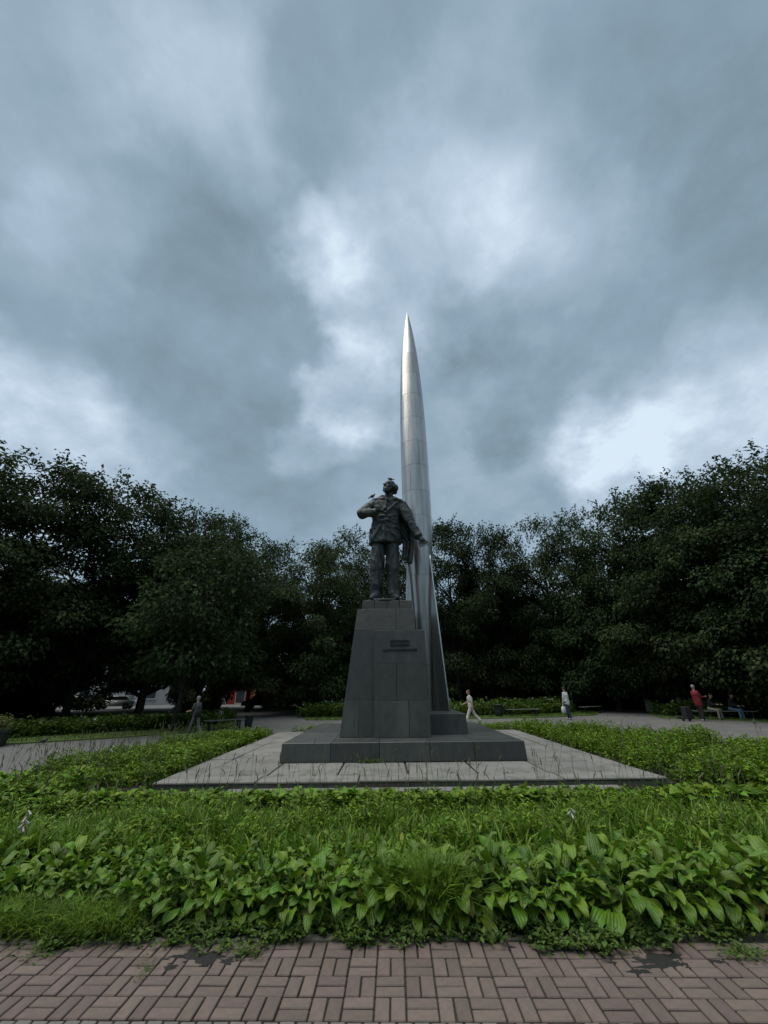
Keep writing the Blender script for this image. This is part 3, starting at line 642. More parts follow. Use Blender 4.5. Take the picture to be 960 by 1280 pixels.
HIGH = make_tree_meshes(21, zb=3.1, nclump=150, per=230)
THIN = make_tree_meshes(9, nclump=88, per=190)           # a thinner crown that lets sky through
LOW = make_tree_meshes(12, H=17, Rc=6.2, zb=.5, nclump=190, per=210, lsize=1.3)
def tree(x, y, h, r, var, label, group, rz=None, lean=(0, 0), name='tree', base=0):
    t = empty(name, (x, y, base), random.uniform(0, 6.28) if rz is None else rz); tag(t, label, 'tree', group)
    tm, cm = var; 
    for nm, me in (('trunk', tm), ('crown', cm)):
        o = link(nm, me, t); o.scale = (r/5.6, r/5.6, h/17.0)
    t.rotation_euler.x, t.rotation_euler.y = lean
    return t
G1 = 'tall dark trees standing round the square'
FRONT = [(-24.6, 19, 15.6, 5.0, 0, 'dark broad tree cut off by the left edge of the picture'),
         (-22.5, 23.5, 16.0, 5.2, 1, 'tallest dark tree at the left edge, sky showing through its top'),
         (-19.6, 26.5, 16.2, 5.0, 5, 'tall dark tree second from the left edge, above the lawn'),
         (-15.4, 27.0, 14.2, 4.6, 5, 'dark tree behind the slim leaning trunk on the left lawn'),
         (-13.4, 30.5, 15.0, 4.2, 5, 'brown tinged tree above the left bench'),
         (-13.2, 41.0, 16.6, 4.0, 5, 'low dark tree in the dip of the tree line above the red shop'),
         (-7.0, 36.0, 15.0, 4.7, 2, 'rounded green tree just left of the pedestal'),
         (-3.6, 44.0, 19.0, 4.6, 3, 'tree with a raised top left of the statue legs'),
         (1.7, 46.0, 17.4, 4.8, 0, 'tree hidden for the most part behind pedestal and statue'),
         (6.6, 38.0, 17.4, 4.6, 1, 'brownish tree directly right of the rocket'),
         (11.2, 39.0, 17.8, 4.2, 2, 'dark tree behind the woman in white, second right of the rocket'),
         (15.8, 37.5, 17.4, 4.3, 4, 'thin crowned tree with sky showing through it, right of centre'),
         (18.6, 34.5, 16.9, 4.2, 3, 'dark tree above the man with the white bag'),
         (20.8, 31.0, 16.8, 4.6, 0, 'tall dark tree above the white concrete post'),
         (22.6, 28.0, 16.8, 4.8, 1, 'tall dark tree above the man in the red jacket'),
         (23.6, 24.8, 15.9, 5.0, 2, 'tall dark tree above the seated pair on the bench'),
         (24.3, 21.6, 15.3, 4.8, 3, 'tallest dark tree at the right edge of the picture'),
         (25.2, 17.5, 15.2, 5.0, 0, 'dark tree cut off by the right edge of the picture')]
VARS = TREE+[THIN, HIGH]
for x, y, h, r, k, lab in FRONT: tree(x, y, h, r, VARS[k], lab, G1)
BACK = [(-33, 26), (-31, 33), (-28.5, 34), (-8.6, 47.5), (-4.5, 52), (0, 54), (4.5, 47), (9, 47.5), (13.2, 46), (17.6, 45), (22, 42), (25.5, 37.5), (28, 33), (29.5, 28), (31, 23), (33, 17),
        (-38, 41), (3, 58), (8, 57), (13, 56), (18, 54), (25, 50), (30, 44), (34, 38), (36, 30), (-36, 19), (-5, 60)]
for i, (x, y) in enumerate(BACK):
    d = math.hypot(x, y); tree(x, y, min(13.0, 8.2+.06*y), 5.0, LOW, 'dark tree in the second row behind the front trees', 'dark trees in the second row')
for x, y, r in ((-23, 40, 5), (-18.5, 47.5, 5), (-27, 47, 5), (-32, 40, 4.5)): tree(x, y, 12.0, r, HIGH, 'dark tree with a bare lower trunk in the second row at the left', 'dark trees in the second row')
tree(-17.2, 39.5, 13, 2.6, LOW, 'narrow dark tree between the pale building and the red shop', 'dark trees in the second row')
for x, y in ((-24, -6), (-20, -13), (-13, -18), (-6, -20), (1, -21), (8, -20), (15, -17), (21, -12), (25, -4)): tree(x*1.1, y-4, 9.0, 4.6, TREE[(x+y) % 4], 'unseen tree added behind the viewer for the rocket to reflect', 'unseen trees added behind the viewer')  # low trees added out of view so the steel rocket reflects something dark
YT = make_tree_meshes(31, H=9.5, Rc=2.7, zb=2.3, nclump=46, per=150)
tr = empty('tree', (-10.45, 21.4, 0), .4); tag(tr, 'young tree with a slim leaning trunk on the left lawn', 'tree', G1); tr.rotation_euler.y = R_(6)
tk = link('trunk', YT[0], tr); tk.scale = (.45, .45, 1); link('crown', YT[1], tr)

# ================================================================== PLANTING
M_hosta_y = mat('hosta_leaf_yellowed', (.26, .27, .045), (.17, .17, .04), 14, .5, bump=.3, bscale=30, objvar=.25, transl=.3, c3=(.16, .09, .03), c3amt=.8)
for m_ in (M_hosta, M_hosta_y):      # lengthwise ribs of the leaves
    t = m_.node_tree; tcn = t.nodes.new('ShaderNodeTexCoord'); wv = t.nodes.new('ShaderNodeTexWave'); wv.bands_direction = 'Y'; wv.inputs['Scale'].default_value = 17; wv.inputs['Distortion'].default_value = .6
    t.links.new(tcn.outputs['Object'], wv.inputs['Vector']); bp2 = t.nodes.new('ShaderNodeBump'); bp2.inputs['Strength'].default_value = .45; bp2.inputs['Distance'].default_value = .006; t.links.new(wv.outputs['Fac'], bp2.inputs['Height'])
    pb_ = t.nodes['Principled BSDF']; old = pb_.inputs['Normal'].links[0].from_socket; t.links.new(old, bp2.inputs['Normal']); t.links.new(bp2.outputs[0], pb_.inputs['Normal'])
def hosta_leaf(tilt, L=.19, W=.118, pet=.22, arch=1.0, seed=0):
    """one leaf: petiole rising from the crown, heart shaped blade arching over; grows along +X"""
    rr = random.Random(seed); V = []; Fc = []
    th = R_(tilt); p = Vector((0, 0, 0)); path = []; n = 5
    for i in range(n+1):
        path.append(p.copy()); a = th-R_(14)*i/n*arch; p = p+Vector((math.cos(a), 0, math.sin(a)))*pet/n
    for q in path: V += [(q.x, -.004, q.z), (q.x, .004, q.z)]
    for i in range(n): Fc.append((2*i, 2*i+1, 2*i+3, 2*i+2))
    k0 = len(V); NL, NW = 8, 5; p = path[-1].copy(); ang = th-R_(20)*arch; tw = rr.uniform(-.25, .25); wav = rr.uniform(0, 6)
    for i in range(NL+1):
        t = i/NL; w = W*.5*2.06*t**.55*(1-t)**.72 if 0 < t < 1 else (W*.12 if t == 0 else .0008)
        for j in range(NW):
            s = -1+2*j/(NW-1); rise = .30*w*abs(s)**1.3 + .012*math.sin(wav+t*9+s*2)*abs(s)
            side = s*w; nx, nz = -math.sin(ang), math.cos(ang); back = -.02*abs(s)*(1-t)*(1 if i == 0 else .4)
            V.append((p.x+nx*rise+back+0, side+tw*t*t*L*.3, p.z+nz*rise))
        ang -= R_(118*arch)/NL*(.35+.9*t); p = p+Vector((math.cos(ang), 0, math.sin(ang)))*L/NL
    for i in range(NL):
        for j in range(NW-1): q = k0+i*NW+j; Fc.append((q, q+1, q+NW+1, q+NW))
    return pymesh('leaf', V, Fc, M_hosta if seed < 10000 else M_hosta_y, True)
HL = [(t, [hosta_leaf(t, L=.150+.02*k, W=.088+.013*k, pet=pt, arch=ar, seed=int(t)*7+k) for k in range(3)]) for t, pt, ar in ((80, .31, .65), (68, .32, .80), (56, .31, .90), (43, .29, .92), (30, .26, .88), (17, .23, .80))]
HLY = [hosta_leaf(t, L=.16, W=.085, pet=.24, arch=1.15, seed=10000+t) for t in (45, 28, 14)]
def hosta(x, y, s, label, group):
    h = empty('hosta', (x, y, .01), random.uniform(0, 6.28)); tag(h, label, 'hosta', group)
    for (t, vs_), cnt in zip(HL, (3, 7, 12, 15, 16, 15)):
        a0 = random.uniform(0, 6.28)
        for k in range(cnt):
            o = link('leaf', random.choice(HLY) if t < 50 and random.random() < .055 else random.choice(vs_), h); sc = s*random.uniform(.78, 1.22); o.scale = (sc, sc*random.uniform(.9, 1.15), sc*random.uniform(.9, 1.1))
            o.rotation_euler = (random.gauss(0, .22), random.gauss(0, .16), a0+k*2*math.pi/cnt+random.gauss(0, .3)); o.location = (random.gauss(0, .025), random.gauss(0, .025), 0)
    return h
HF = 'hostas in the row along the brick path'
x = -4.1
while x < 4.3:
    dip = .90 if x < -1.8 else 1.0
    hosta(x+random.uniform(-.05, .05), 4.42+random.uniform(-.05, .05)+(.10 if x < -2.4 else 0), random.uniform(.72, .90)*dip*(1.10 if x > .7 else 1.0), 'broad leaved hosta in the front row along the brick path', HF); x += .24
x = -4.4
while x < 4.6:
    hosta(x+random.uniform(-.06, .06), 4.83+random.uniform(-.06, .06), random.uniform(.70, .84), 'broad leaved hosta in the second row behind the front hostas', 'hostas in the second row'); x += .29

def xy_in(n, x0, x1, y0, y1, inside=True):
    X = RNG.uniform(x0, x1, n); Y = RNG.uniform(y0, y1, n); k = in_poly(X, Y, bed_poly) & ~((X > TX0-.08) & (X < TX1+.08) & (Y > TY0-.12) & (Y < TY1+.08)); return X[k], Y[k]
def lumps(X, Y, s=1.0): return .5+.25*(np.sin(X*2.3*s+1.3)*np.cos(Y*2.9*s+.4)+np.sin(X*1.1*s-Y*1.7*s+2)+.5*np.sin(X*5.1*s+Y*4.3*s))
def lowcap(X, Y, H):       # plants are cut shorter towards the terrace step
    c = np.where((X > TX0-.8) & (X < TX1+.8) & (Y < 8.8), np.maximum(.07, 1.75*(1-Y/8.42))+.06*lumps(X*3, Y*2), 9); return np.minimum(H, c)
# strap leaved clumps behind the hostas
def blades(n, x0, x1, y0, y1, hmin, hmax, wid, droop=.22, clump=14, spread=.07):
    X, Y = xy_in(n//clump, x0, x1, y0, y1); X = np.repeat(X, clump); Y = np.repeat(Y, clump); m = len(X)
    P = np.stack([X+RNG.normal(0, spread, m), Y+RNG.normal(0, spread, m), np.full(m, .0)], 1); L = lowcap(X, Y, RNG.uniform(hmin, hmax, m)*(.75+.5*lumps(X, Y))); d = rdir(m, 52, 88)
    return leaf_arrays(P, d, L, np.full(m, wid)*RNG.uniform(.6, 1.3, m), 'blade', droop)
def leafy(n, x0, x1, y0, y1, hmin, hmax, ll, lw, per=26, shape='fold', keep=None, dens=None):
    """upright leafy stems: leaves round a stem, bigger towards the top"""
    X, Y = xy_in(n, x0, x1, y0, y1)
    if keep is not None: k = keep(X, Y); X, Y = X[k], Y[k]
    H = lowcap(X, Y, RNG.uniform(hmin, hmax, len(X))*(.72+.55*lumps(X, Y))); X = np.repeat(X, per); Y = np.repeat(Y, per); H = np.repeat(H, per); m = len(X)
    t = RNG.uniform(.18, 1, m)**.8; rad_ = (.03+.10*(1-t))*(H/.4); az = RNG.uniform(0, 6.283, m)
    lean = RNG.normal(0, .05, (m//per, 2)).repeat(per, 0)
    P = np.stack([X+np.cos(az)*rad_*.4+lean[:, 0]*t, Y+np.sin(az)*rad_*.4+lean[:, 1]*t, H*t], 1)
    el = R_(1)*(RNG.normal(8, 18, m)+40*(t-.6)); d = np.stack([np.cos(az)*np.cos(el), np.sin(az)*np.cos(el), np.sin(el)], 1)
    L = ll*RNG.uniform(.6, 1.25, m)*(1.15-.4*t); return leaf_arrays(P, d, L, L*lw/ll*RNG.uniform(.8, 1.2, m), shape, .22)
def stuff(name, parts, m, label, cat):
    v, f = merge(parts); o = link(name, npmesh(name, v, f, m)); tag(o, label, cat, kind='stuff'); return o
stuff('strap_leaves', [blades(11000, -6.5, 7.5, 4.98, 6.2, .26, .46, .024), blades(6500, -6.5, 7.5, 4.98, 6.0, .22, .36, .055, .3, 9), blades(7000, -6.5, 7.5, 6.1, 7.3, .18, .36, .012, .2), blades(3500, -6.5, 7.5, 7.2, 8.5, .30, .50, .02)], M_blade, 'strap leaved clumps growing behind the hosta rows', 'plants')
stuff('meadow_grass', [blades(6000, -6.5, 8, 5.9, 7.2, .14, .32, .007, .35, 10, .05), blades(6500, -4.2, -2.05, 4.13, 4.36, .12, .26, .006, .5, 16, .05), blades(1500, .28, .62, 4.2, 4.5, .25, .42, .007, .3, 20, .05), blades(1100, -.1, .2, 4.25, 4.6, .2, .38, .007, .3, 20, .05), blades(1600, -6, 6, 4.12, 4.4, .08, .2, .006, .4, 12, .04), blades(9000, -8, 11, 8.0, 20, .25, .5, .008, .3, 10, .06)], M_blade, 'fine grass growing between the bed plants', 'grass')
broad = lambda X, Y: lumps(X*1.6, Y*.8) > .40
stuff('broad_leaf_perennials', [leafy(900, -6.8, 8.2, 6.95, 8.35, .34, .50, .18, .11, 24, 'oval', broad), leafy(160, -6.5, 8, 6.1, 7.3, .16, .34, .08, .045, 22, 'oval'), leafy(420, -6.5, 7.5, 4.95, 6.0, .26, .40, .115, .050, 18, 'oval', lambda X, Y: lumps(X*1.8, Y*2.2) > .52)], M_fleaf, 'broad leaved perennials in front of the terrace step', 'plants')
stuff('leafy_perennials', [leafy(4200, -8.2, TX0-.05, 5.5, 20.5, .28, .48, .105, .055, 26, 'fold', lambda X, Y: lumps(X*1.9, Y*1.6+1) > .33), leafy(4200, TX1+.05, 11, 5.5, 20.5, .30, .54, .105, .055, 26, 'fold', lambda X, Y: lumps(X*1.9, Y*1.6+1) > .33), leafy(1300, TX0-.5, TX1+.5, TY1+.05, 20.6, .28, .42, .09, .045, 24), leafy(1500, -6.5, 8.2, 5.2, 7.7, .24, .46, .09, .038, 24, 'fold', lambda X, Y: lumps(X*1.7+2, Y*1.9) > .48), leafy(420, -6.8, 8.2, 7.2, 8.55, .30, .46, .085, .04, 26)], M_fleaf, 'yellow green leafy perennials filling the bed beside the terrace', 'plants')
# low weeds along the kerb and in the joints of bricks and slabs
def weeds(n, x0, x1, y0, y1, hz=.06, ll=.035, fn=None):
    X = RNG.uniform(x0, x1, n); Y = y0+(y1-y0)*RNG.uniform(0, 1, n)
    if fn is not None: k = fn(X, Y); X, Y = X[k], Y[k]
    per = 14; X = np.repeat(X, per); Y = np.repeat(Y, per); m = len(X); P = np.stack([X+RNG.normal(0, .028, m), Y+RNG.normal(0, .028, m), RNG.uniform(.0, hz, m)], 1)
    L = ll*RNG.uniform(.5, 1.4, m); return leaf_arrays(P, rdir(m, -5, 45), L, L*.62, 'fold', .15)
wf = lambda X, Y: (np.sin(X*3.1+.7)+np.sin(X*7.7+2)+.6*np.sin(X*17)) + (Y-4.02)*14 > -.4
stuff('kerb_weeds', [weeds(1000, -4.6, 4.6, 3.99, 4.30, .06, .042, wf), weeds(620, -4.4, 4.4, 4.10, 4.26, .07, .05), weeds(170, -4.5, 4.5, 3.86, 4.02, .03, .03, lambda X, Y: np.sin(X*4.3+.5)+np.sin(X*9.1) > .7),
       weeds(40, 1.1, 2.1, 3.86, 4.05, .06, .05), weeds(10, -1.9, -.9, 3.85, 4.0, .04, .03), weeds(6, -1.74, -1.66, 3.6, 3.9, .012, .016), weeds(16, 2.4, 2.75, 3.78, 3.9, .03, .03)], M_weed, 'low weeds creeping from the bed over the kerb', 'weeds')
stuff('joint_weeds', [weeds(26, -1.2, -.6, 10.84, 10.92, .05, .035) if False else (lambda a: (a[0]+np.array([0, 0, TZ]), a[1]))(weeds(16, -.65, -.1, 10.80, 10.92, .06, .04)), (lambda a: (a[0]+np.array([0, 0, TZ-.01]), a[1]))(weeds(24, -3.6, 4.5, 9.47, 9.50, .03, .025))], M_weed, 'little weeds in the joints of the terrace slabs', 'weeds')
# grass stalks with seed heads
def stalks(X, Y, hmin, hmax):
    mb = MB(); mb_h = MB(); 
    for x, y in zip(X, Y):
        h = random.uniform(hmin, hmax); lx_, ly_ = random.gauss(0, .09), random.gauss(0, .05); b = Vector((x, y, 0)); t = Vector((x+lx_, y+ly_, h)); m_ = b.lerp(t, .55)+Vector((-lx_*.25, 0, 0))
        mb.tube([b, m_, t], [.0035, .003, .0022], 3); d = (t-m_).normalized(); mb_h.tube([t-d*.02, t+d*.03, t+d*random.uniform(.07, .13)+Vector((lx_*.2, 0, -.01))], [.003, .0085, .003], 4)
    return mb, mb_h
X, Y = xy_in(120, -6.5, 8.2, 7.6, 8.6); X2, Y2 = xy_in(620, -8.2, 11.2, 5, 21); k = (np.hypot(X2-BC[0], Y2-BC[1]) > BR-1.3) | (RNG.uniform(0, 1, len(X2)) < .12); X3, Y3 = xy_in(140, -6, 7, 5.3, 7.2)
X4, Y4 = xy_in(330, -8.4, -5.2, 8, 15); 
s1, h1 = stalks(np.concatenate([X, X2[k], X3, X4]), np.concatenate([Y, Y2[k], Y3, Y4]), .50, .86)
tag(s1.build('grass_stalks', M_stem), 'thin grass stalks standing up out of the bed', 'grass', kind='stuff'); tag(h1.build('seed_heads', M_seed), 'brownish seed heads on the tall grass stalks', 'grass', kind='stuff')
# hosta flower spikes with drooping white bells
def flower_spike(x, y, h, label, n=7):
    f = empty('hosta_flower', (x, y, 0)); tag(f, label, 'flower', 'white hosta flower spikes')
    mb = MB(); mb.tube([(0, 0, 0), (.01, -.01, h*.6), (.03, -.02, h)], [.006, .005, .003], 5); mb.build('stalk', M_stem, f)
    for i in range(n):
        t = 1-.045*i; a = i*2.4; mb = MB(); c = Vector((.03*t, -.02*t, h*t)); d = Vector((math.cos(a)*.7, math.sin(a)*.7, -.75)).normalized()
        mb.tube([c, c+d*.02, c+d*.042, c+d*.058], [.003, .007, .010, .014], 6); mb.build('bell', M_white_petal, f, True)
flower_spike(-3.84, 5.05, .62, 'white drooping flower spike among the leaves at the left edge', 6)
flower_spike(2.03, 5.35, .52, 'small white flower on a stalk right of centre in the bed', 3)
flower_spike(-5.9, 9.6, .72, 'white flower spike at the left corner of the bed near the path', 4)
# far strips of perennials and the rough grass of the lawns
def strip(n, pts, width, hmin, hmax, ll, per=16):
    pts = np.array(pts, float); seg = np.linalg.norm(np.diff(pts, axis=0), axis=1); cum = np.concatenate([[0], np.cumsum(seg)]); s = RNG.uniform(0, cum[-1], n)
    X = np.interp(s, cum, pts[:, 0]); Y = np.interp(s, cum, pts[:, 1])+RNG.uniform(0, width, n); H = RNG.uniform(hmin, hmax, n)*(.6+.7*lumps(X, Y))
    X = np.repeat(X, per); Y = np.repeat(Y, per); H = np.repeat(H, per); m = len(X); t = RNG.uniform(.1, 1, m); P = np.stack([X+RNG.normal(0, .13, m), Y+RNG.normal(0, .13, m), H*t], 1)
    L = ll*RNG.uniform(.6, 1.3, m); return leaf_arrays(P, rdir(m, -5, 65), L, L*.5, 'fold', .2)
SL = [(-30, 12.4), (-22, 15.8), (-16.2, 18.6), (-12.2, 21.6), (-9.6, 25.2)]; SM = [(-6.2, 30.6), (0, 30.2), (6, 30.4), (11, 31.2), (14.6, 33.6)]; SR = [(18.4, 28.2), (20.2, 26.6), (23, 23.4), (29, 17.4)]
stuff('border_perennials', [strip(1500, SL, 2.8, .35, .65, .20), strip(1300, SM, 2.4, .5, .95, .22), strip(700, SR, 2.4, .5, .9, .22)], M_weed, 'long border of green perennials at the foot of the trees', 'plants')
def petals(n, pts, width, h0, h1):
    pts = np.array(pts, float); seg = np.linalg.norm(np.diff(pts, axis=0), axis=1); cum = np.concatenate([[0], np.cumsum(seg)]); s = RNG.uniform(0, cum[-1], n); X = np.interp(s, cum, pts[:, 0]); Y = np.interp(s, cum, pts[:, 1])+RNG.uniform(0, width, n); Z = RNG.uniform(h0, h1, n)
    per = 7; m = n*per; P = np.repeat(np.stack([X, Y, Z], 1), per, 0)+RNG.normal(0, .05, (m, 3)); L = np.full(m, .07); return leaf_arrays(P, rdir(m, 0, 80), L, L*.8, 'fold', .1)
stuff('white_blossoms', [petals(26, SM, 2.2, .7, 1.05), petals(22, SL[1:], 2.6, .45, .7), petals(12, SR, 2.0, .8, 1.1)], M_white_petal, 'scattered white blossoms in the border under the trees', 'flowers')
def turf(n, poly, h):
    p = np.array(poly); X = RNG.uniform(max(-26, p[:, 0].min()), min(30, p[:, 0].max()), n); Y = RNG.uniform(p[:, 1].min(), min(34, p[:, 1].max()), n); k = in_poly(X, Y, poly); X, Y = X[k], Y[k]; m = len(X)
    L = RNG.uniform(.5, 1.3, m)*h; return leaf_arrays(np.stack([X, Y, np.full(m, .015)], 1), rdir(m, 45, 88), L, np.full(m, .03), 'fold', .3)
stuff('lawn_grass', [turf(26000, LAWNS['L'], .09), turf(14000, LAWNS['M'], .10), turf(14000, LAWNS['R'], .10)], M_weed, 'short mown grass blades on the lawn strips', 'grass')

# ================================================================== PEOPLE
def human(h, lean=0, legs=((0, 0), (0, 0)), arms=((0, 8, 10), (0, 8, 10)), head=(0, 0), fat=1.0, coat=0, long_hair=False, hem=0, legw=1.0):
    """faces +Y. legs: (hip pitch, knee bend) left(-x), right(+x); arms: (pitch, out, elbow). mats 0 skin 1 top 2 trousers 3 shoes 4 hair"""
    s = h/1.75; P = []; V3 = lambda *a: np.array(a, float)*s
    pel = V3(0, 0, .95); sp = V3(0, math.sin(R_(lean)), math.cos(R_(lean))); neck = pel+sp*.52; 
    P += [cap_prim(pel+V3(-.07, 0, -.02), pel+V3(.07, 0, -.02), .125*s*fat, .125*s*fat, 2), cap_prim(pel+sp*.10, pel+sp*.36, .135*s*fat, .145*s*fat, 1),
          cap_prim(pel+sp*.12+V3(-.05, 0, 0), pel+sp*.36+V3(-.08, 0, 0), .12*s*fat, .12*s*fat, 1), cap_prim(pel+sp*.12+V3(.05, 0, 0), pel+sp*.36+V3(.08, 0, 0), .12*s*fat, .12*s*fat, 1),
          cap_prim(neck-sp*.06+V3(-.13, 0, 0), neck-sp*.06+V3(.13, 0, 0), .085*s, .085*s, 1), cap_prim(neck-sp*.02, neck+sp*.10+V3(0, .015, 0), .055*s, .052*s, 0)]
    if hem: P.append(cap_prim(pel+sp*.05+V3(-.06, 0, 0), pel-sp*hem+V3(-.05, 0, 0), .135*s*fat, .13*s*fat, 1)); P.append(cap_prim(pel+sp*.05+V3(.06, 0, 0), pel-sp*hem+V3(.05, 0, 0), .135*s*fat, .13*s*fat, 1))
    hp, hy = R_(head[0]), R_(head[1]); hf = V3(math.sin(hy)*math.cos(hp), math.cos(hy)*math.cos(hp), math.sin(hp)); hr = np.cross(hf/s, [0, 0, 1])*s; hr = hr/np.linalg.norm(hr)*s; hu = np.cross(hr/s, hf/s)*s
    hc_ = neck+sp*.19+V3(0, .02, 0); Rm = Matrix((hr/s, hf/s, hu/s)).transposed()
    P += [ell_prim(hc_, np.array([.076, .098, .118])*s, 0, Rm), ell_prim(hc_+hf*.03-hu*.05, np.array([.056, .066, .07])*s, 0, Rm), cap_prim(hc_+hf*.093+hu*.01, hc_+hf*.112-hu*.02, .012*s, .016*s, 0),
          cap_prim(hc_-hr*.03+hf*.085+hu*.03, hc_+hr*.03+hf*.085+hu*.03, .016*s, .016*s, 0), cap_prim(hc_-hr*.022+hf*.088-hu*.055, hc_+hr*.022+hf*.088-hu*.055, .012*s, .012*s, 0),
          ell_prim(hc_-hr*.078, np.array([.014, .024, .032])*s, 0, Rm), ell_prim(hc_+hr*.078, np.array([.014, .024, .032])*s, 0, Rm),
          ell_prim(hc_-hf*.022+hu*.035, np.array([.085, .100, .100])*s, 4, Rm)]
    if long_hair: P.append(ell_prim(hc_-hf*.075-hu*.02, np.array([.065, .05, .08])*s, 4, Rm))
    lowest = 9
    for sd_, (a, b) in zip((-1, 1), legs):
        hip = pel+V3(.085*sd_, 0, -.04); a_ = R_(a); kn = hip+V3(.01*sd_, math.sin(a_), -math.cos(a_))*np.array([1, .43, .43]); c = a_-R_(b); an = kn+V3(0, math.sin(c), -math.cos(c))*.41
        ft = min(0, c)*.7; toe = an+V3(.02*sd_, math.cos(ft), math.sin(ft))*.15+V3(0, 0, -.055); heel = an+V3(0, -.045*math.cos(ft), -.05)
        P += [cap_prim(hip, kn, .090*s*fat, .066*s*legw, 2), cap_prim(kn, an, .066*s*legw, .056*s*legw*legw, 2), cap_prim(heel, toe, .042*s, .034*s, 3), cap_prim(an, (heel+toe)/2, .045*s, .042*s, 3)]
        lowest = min(lowest, heel[2]-.042*s, toe[2]-.034*s)
    hands = []
    for sd_, (a, o, e) in zip((-1, 1), arms):
        sh = neck-sp*.06+V3(.175*sd_, 0, 0); a_ = R_(a+0); o_ = R_(o); el = sh+V3(sd_*math.sin(o_), math.sin(a_)*math.cos(o_), -math.cos(a_)*math.cos(o_))*.28; c = a_+R_(e); d2 = np.array([sd_*math.sin(o_)*.3, math.sin(c), -math.cos(c)]); d2 /= np.linalg.norm(d2); w_ = el+d2*.24*s
        P += [cap_prim(sh, el, .062*s, .05*s, 1), cap_prim(el, w_, .047*s, .037*s, 1 if coat else 0), cap_prim(w_, w_+d2*.07*s, .03*s, .034*s, 0)]
        if not coat: P.append(cap_prim(sh, sh+(el-sh)*.75, .066*s, .062*s, 1))
        sx = np.cross(d2, [1.0, 0, 0]); sx /= np.linalg.norm(sx); pc_ = w_+d2*.075*s
        for q, L in ((-.026, .070), (-.009, .080), (.009, .075), (.025, .060)):
            b0 = pc_+sx*q*s; m_ = b0+d2*L*.5*s; t_ = m_+(d2*.8+np.array([-.5*sd_, 0, 0]))*L*.5*s; P += [cap_prim(b0, m_, .0095*s, .009*s, 0), cap_prim(m_, t_, .009*s, .008*s, 0)]
        P.append(cap_prim(w_+d2*.02*s-sx*.02*s, w_+d2*.06*s-sx*.055*s, .012*s, .010*s, 0)); hands.append(w_+d2*.10*s)
    dz = np.array([0, 0, -lowest]); out = []
    for p in P:
        if p[0] == 'c': out.append(('c', p[1]+dz, p[2]+dz, *p[3:]))
        else: out.append(('e', p[1]+dz, *p[2:]))
    return out, [hd_+dz for hd_ in hands], pel+dz
skin = mat('skin', (.42, .27, .20), (.36, .22, .16), 20, .6); hair_b = flat('hair_brown', (.05, .03, .02)); hair_r = flat('hair_auburn', (.10, .045, .03)); hair_g = flat('hair_grey', (.30, .29, .28)); shoe_d = flat('shoe_dark', (.03, .03, .03)); shoe_w = flat('shoe_white', (.65, .65, .63))
def person(loc, yaw, prims, cols, label, sit=None, z=0, vox=.0125):
    me = fuse('person', prims, cols, vox, 2, .012, .12); o = link('person', me); o.location = (loc[0], loc[1], z); o.rotation_euler = (0, 0, yaw); tag(o, label, 'person'); return o
def W(loc, yaw, p, z=0): c, s = math.cos(yaw), math.sin(yaw); return Vector((loc[0]+p[0]*c-p[1]*s, loc[1]+p[0]*s+p[1]*c, z+p[2]))
cream = flat('cream_cloth', (.62, .58, .52)); white_c = flat('white_cloth', (.66, .67, .68)); navy = flat('navy_cloth', (.018, .026, .06)); red_c = flat('red_jacket', (.20, .014, .022)); black_c = flat('black_cloth', (.014, .014, .016)); greyc = mat('grey_camouflage', (.11, .108, .098), (.035, .035, .032), 9, .85, detail=2); jean = flat('grey_jeans', (.13, .14, .155)); blue = flat('blue_jeans', (.12, .22, .32)); khaki = flat('khaki_cloth', (.30, .27, .22))
# woman in white striding left
pr, hn, _ = human(1.70, 4, ((24, 4), (-26, 14)), ((-20, 9, 14), (14, 9, 52)), (0, 0), 1.12, hem=.06, long_hair=True, legw=1.28)
person((4.66, 23.8), R_(84), pr, [skin, cream, cream, shoe_w, hair_r], 'person in cream top and wide cream trousers striding left past the pedestal')
# man with white bag
pr, hn, _ = human(1.72, 3, ((-10, 6), (10, 3)), ((4, 8, 10), (2, 8, 12)), (-6, 20), 1.0, coat=1, hem=.10, legw=1.15)
YW = R_(30); person((11.12, 26.5), YW, pr, [skin, white_c, navy, shoe_w, hair_b], 'person in white jacket and navy trousers carrying a white bag on the path')
def bag(name, c, w_, d_, h_, m, label, cat, yaw=0):
    o = empty(name, (c.x, c.y, c.z-h_-.12), yaw); tag(o, label, cat); n = 10; V = []; Fc = []
    for i, (z, k) in enumerate(((0, .8), (.04, .98), (h_*.5, 1.05), (h_*.9, .9), (h_, .55))):
        for j in range(n):
            t = 2*math.pi*j/n; V.append((w_/2*k*math.copysign(abs(math.cos(t))**.6, math.cos(t)), d_/2*k*math.copysign(abs(math.sin(t))**.6, math.sin(t)), z))
    for i in range(4):
        for j in range(n): Fc.append((i*n+j, i*n+(j+1) % n, (i+1)*n+(j+1) % n, (i+1)*n+j))
    Fc += [tuple(range(n))[::-1], tuple(4*n+j for j in range(n))]; link('pouch', pymesh('pouch', V, Fc, m, True), o)
    mb = MB(); mb.tube([(-w_*.22, 0, h_-.02), (-w_*.12, 0, h_+.10), (w_*.12, 0, h_+.10), (w_*.22, 0, h_-.02)], [.012]*4, 6); mb.build('handle', m, o, True)
bag('carrier_bag', W((11.12, 26.5), YW, hn[0]), .34, .16, .36, white_c, 'white carrier bag hanging from a hand on the path', 'bag', YW)
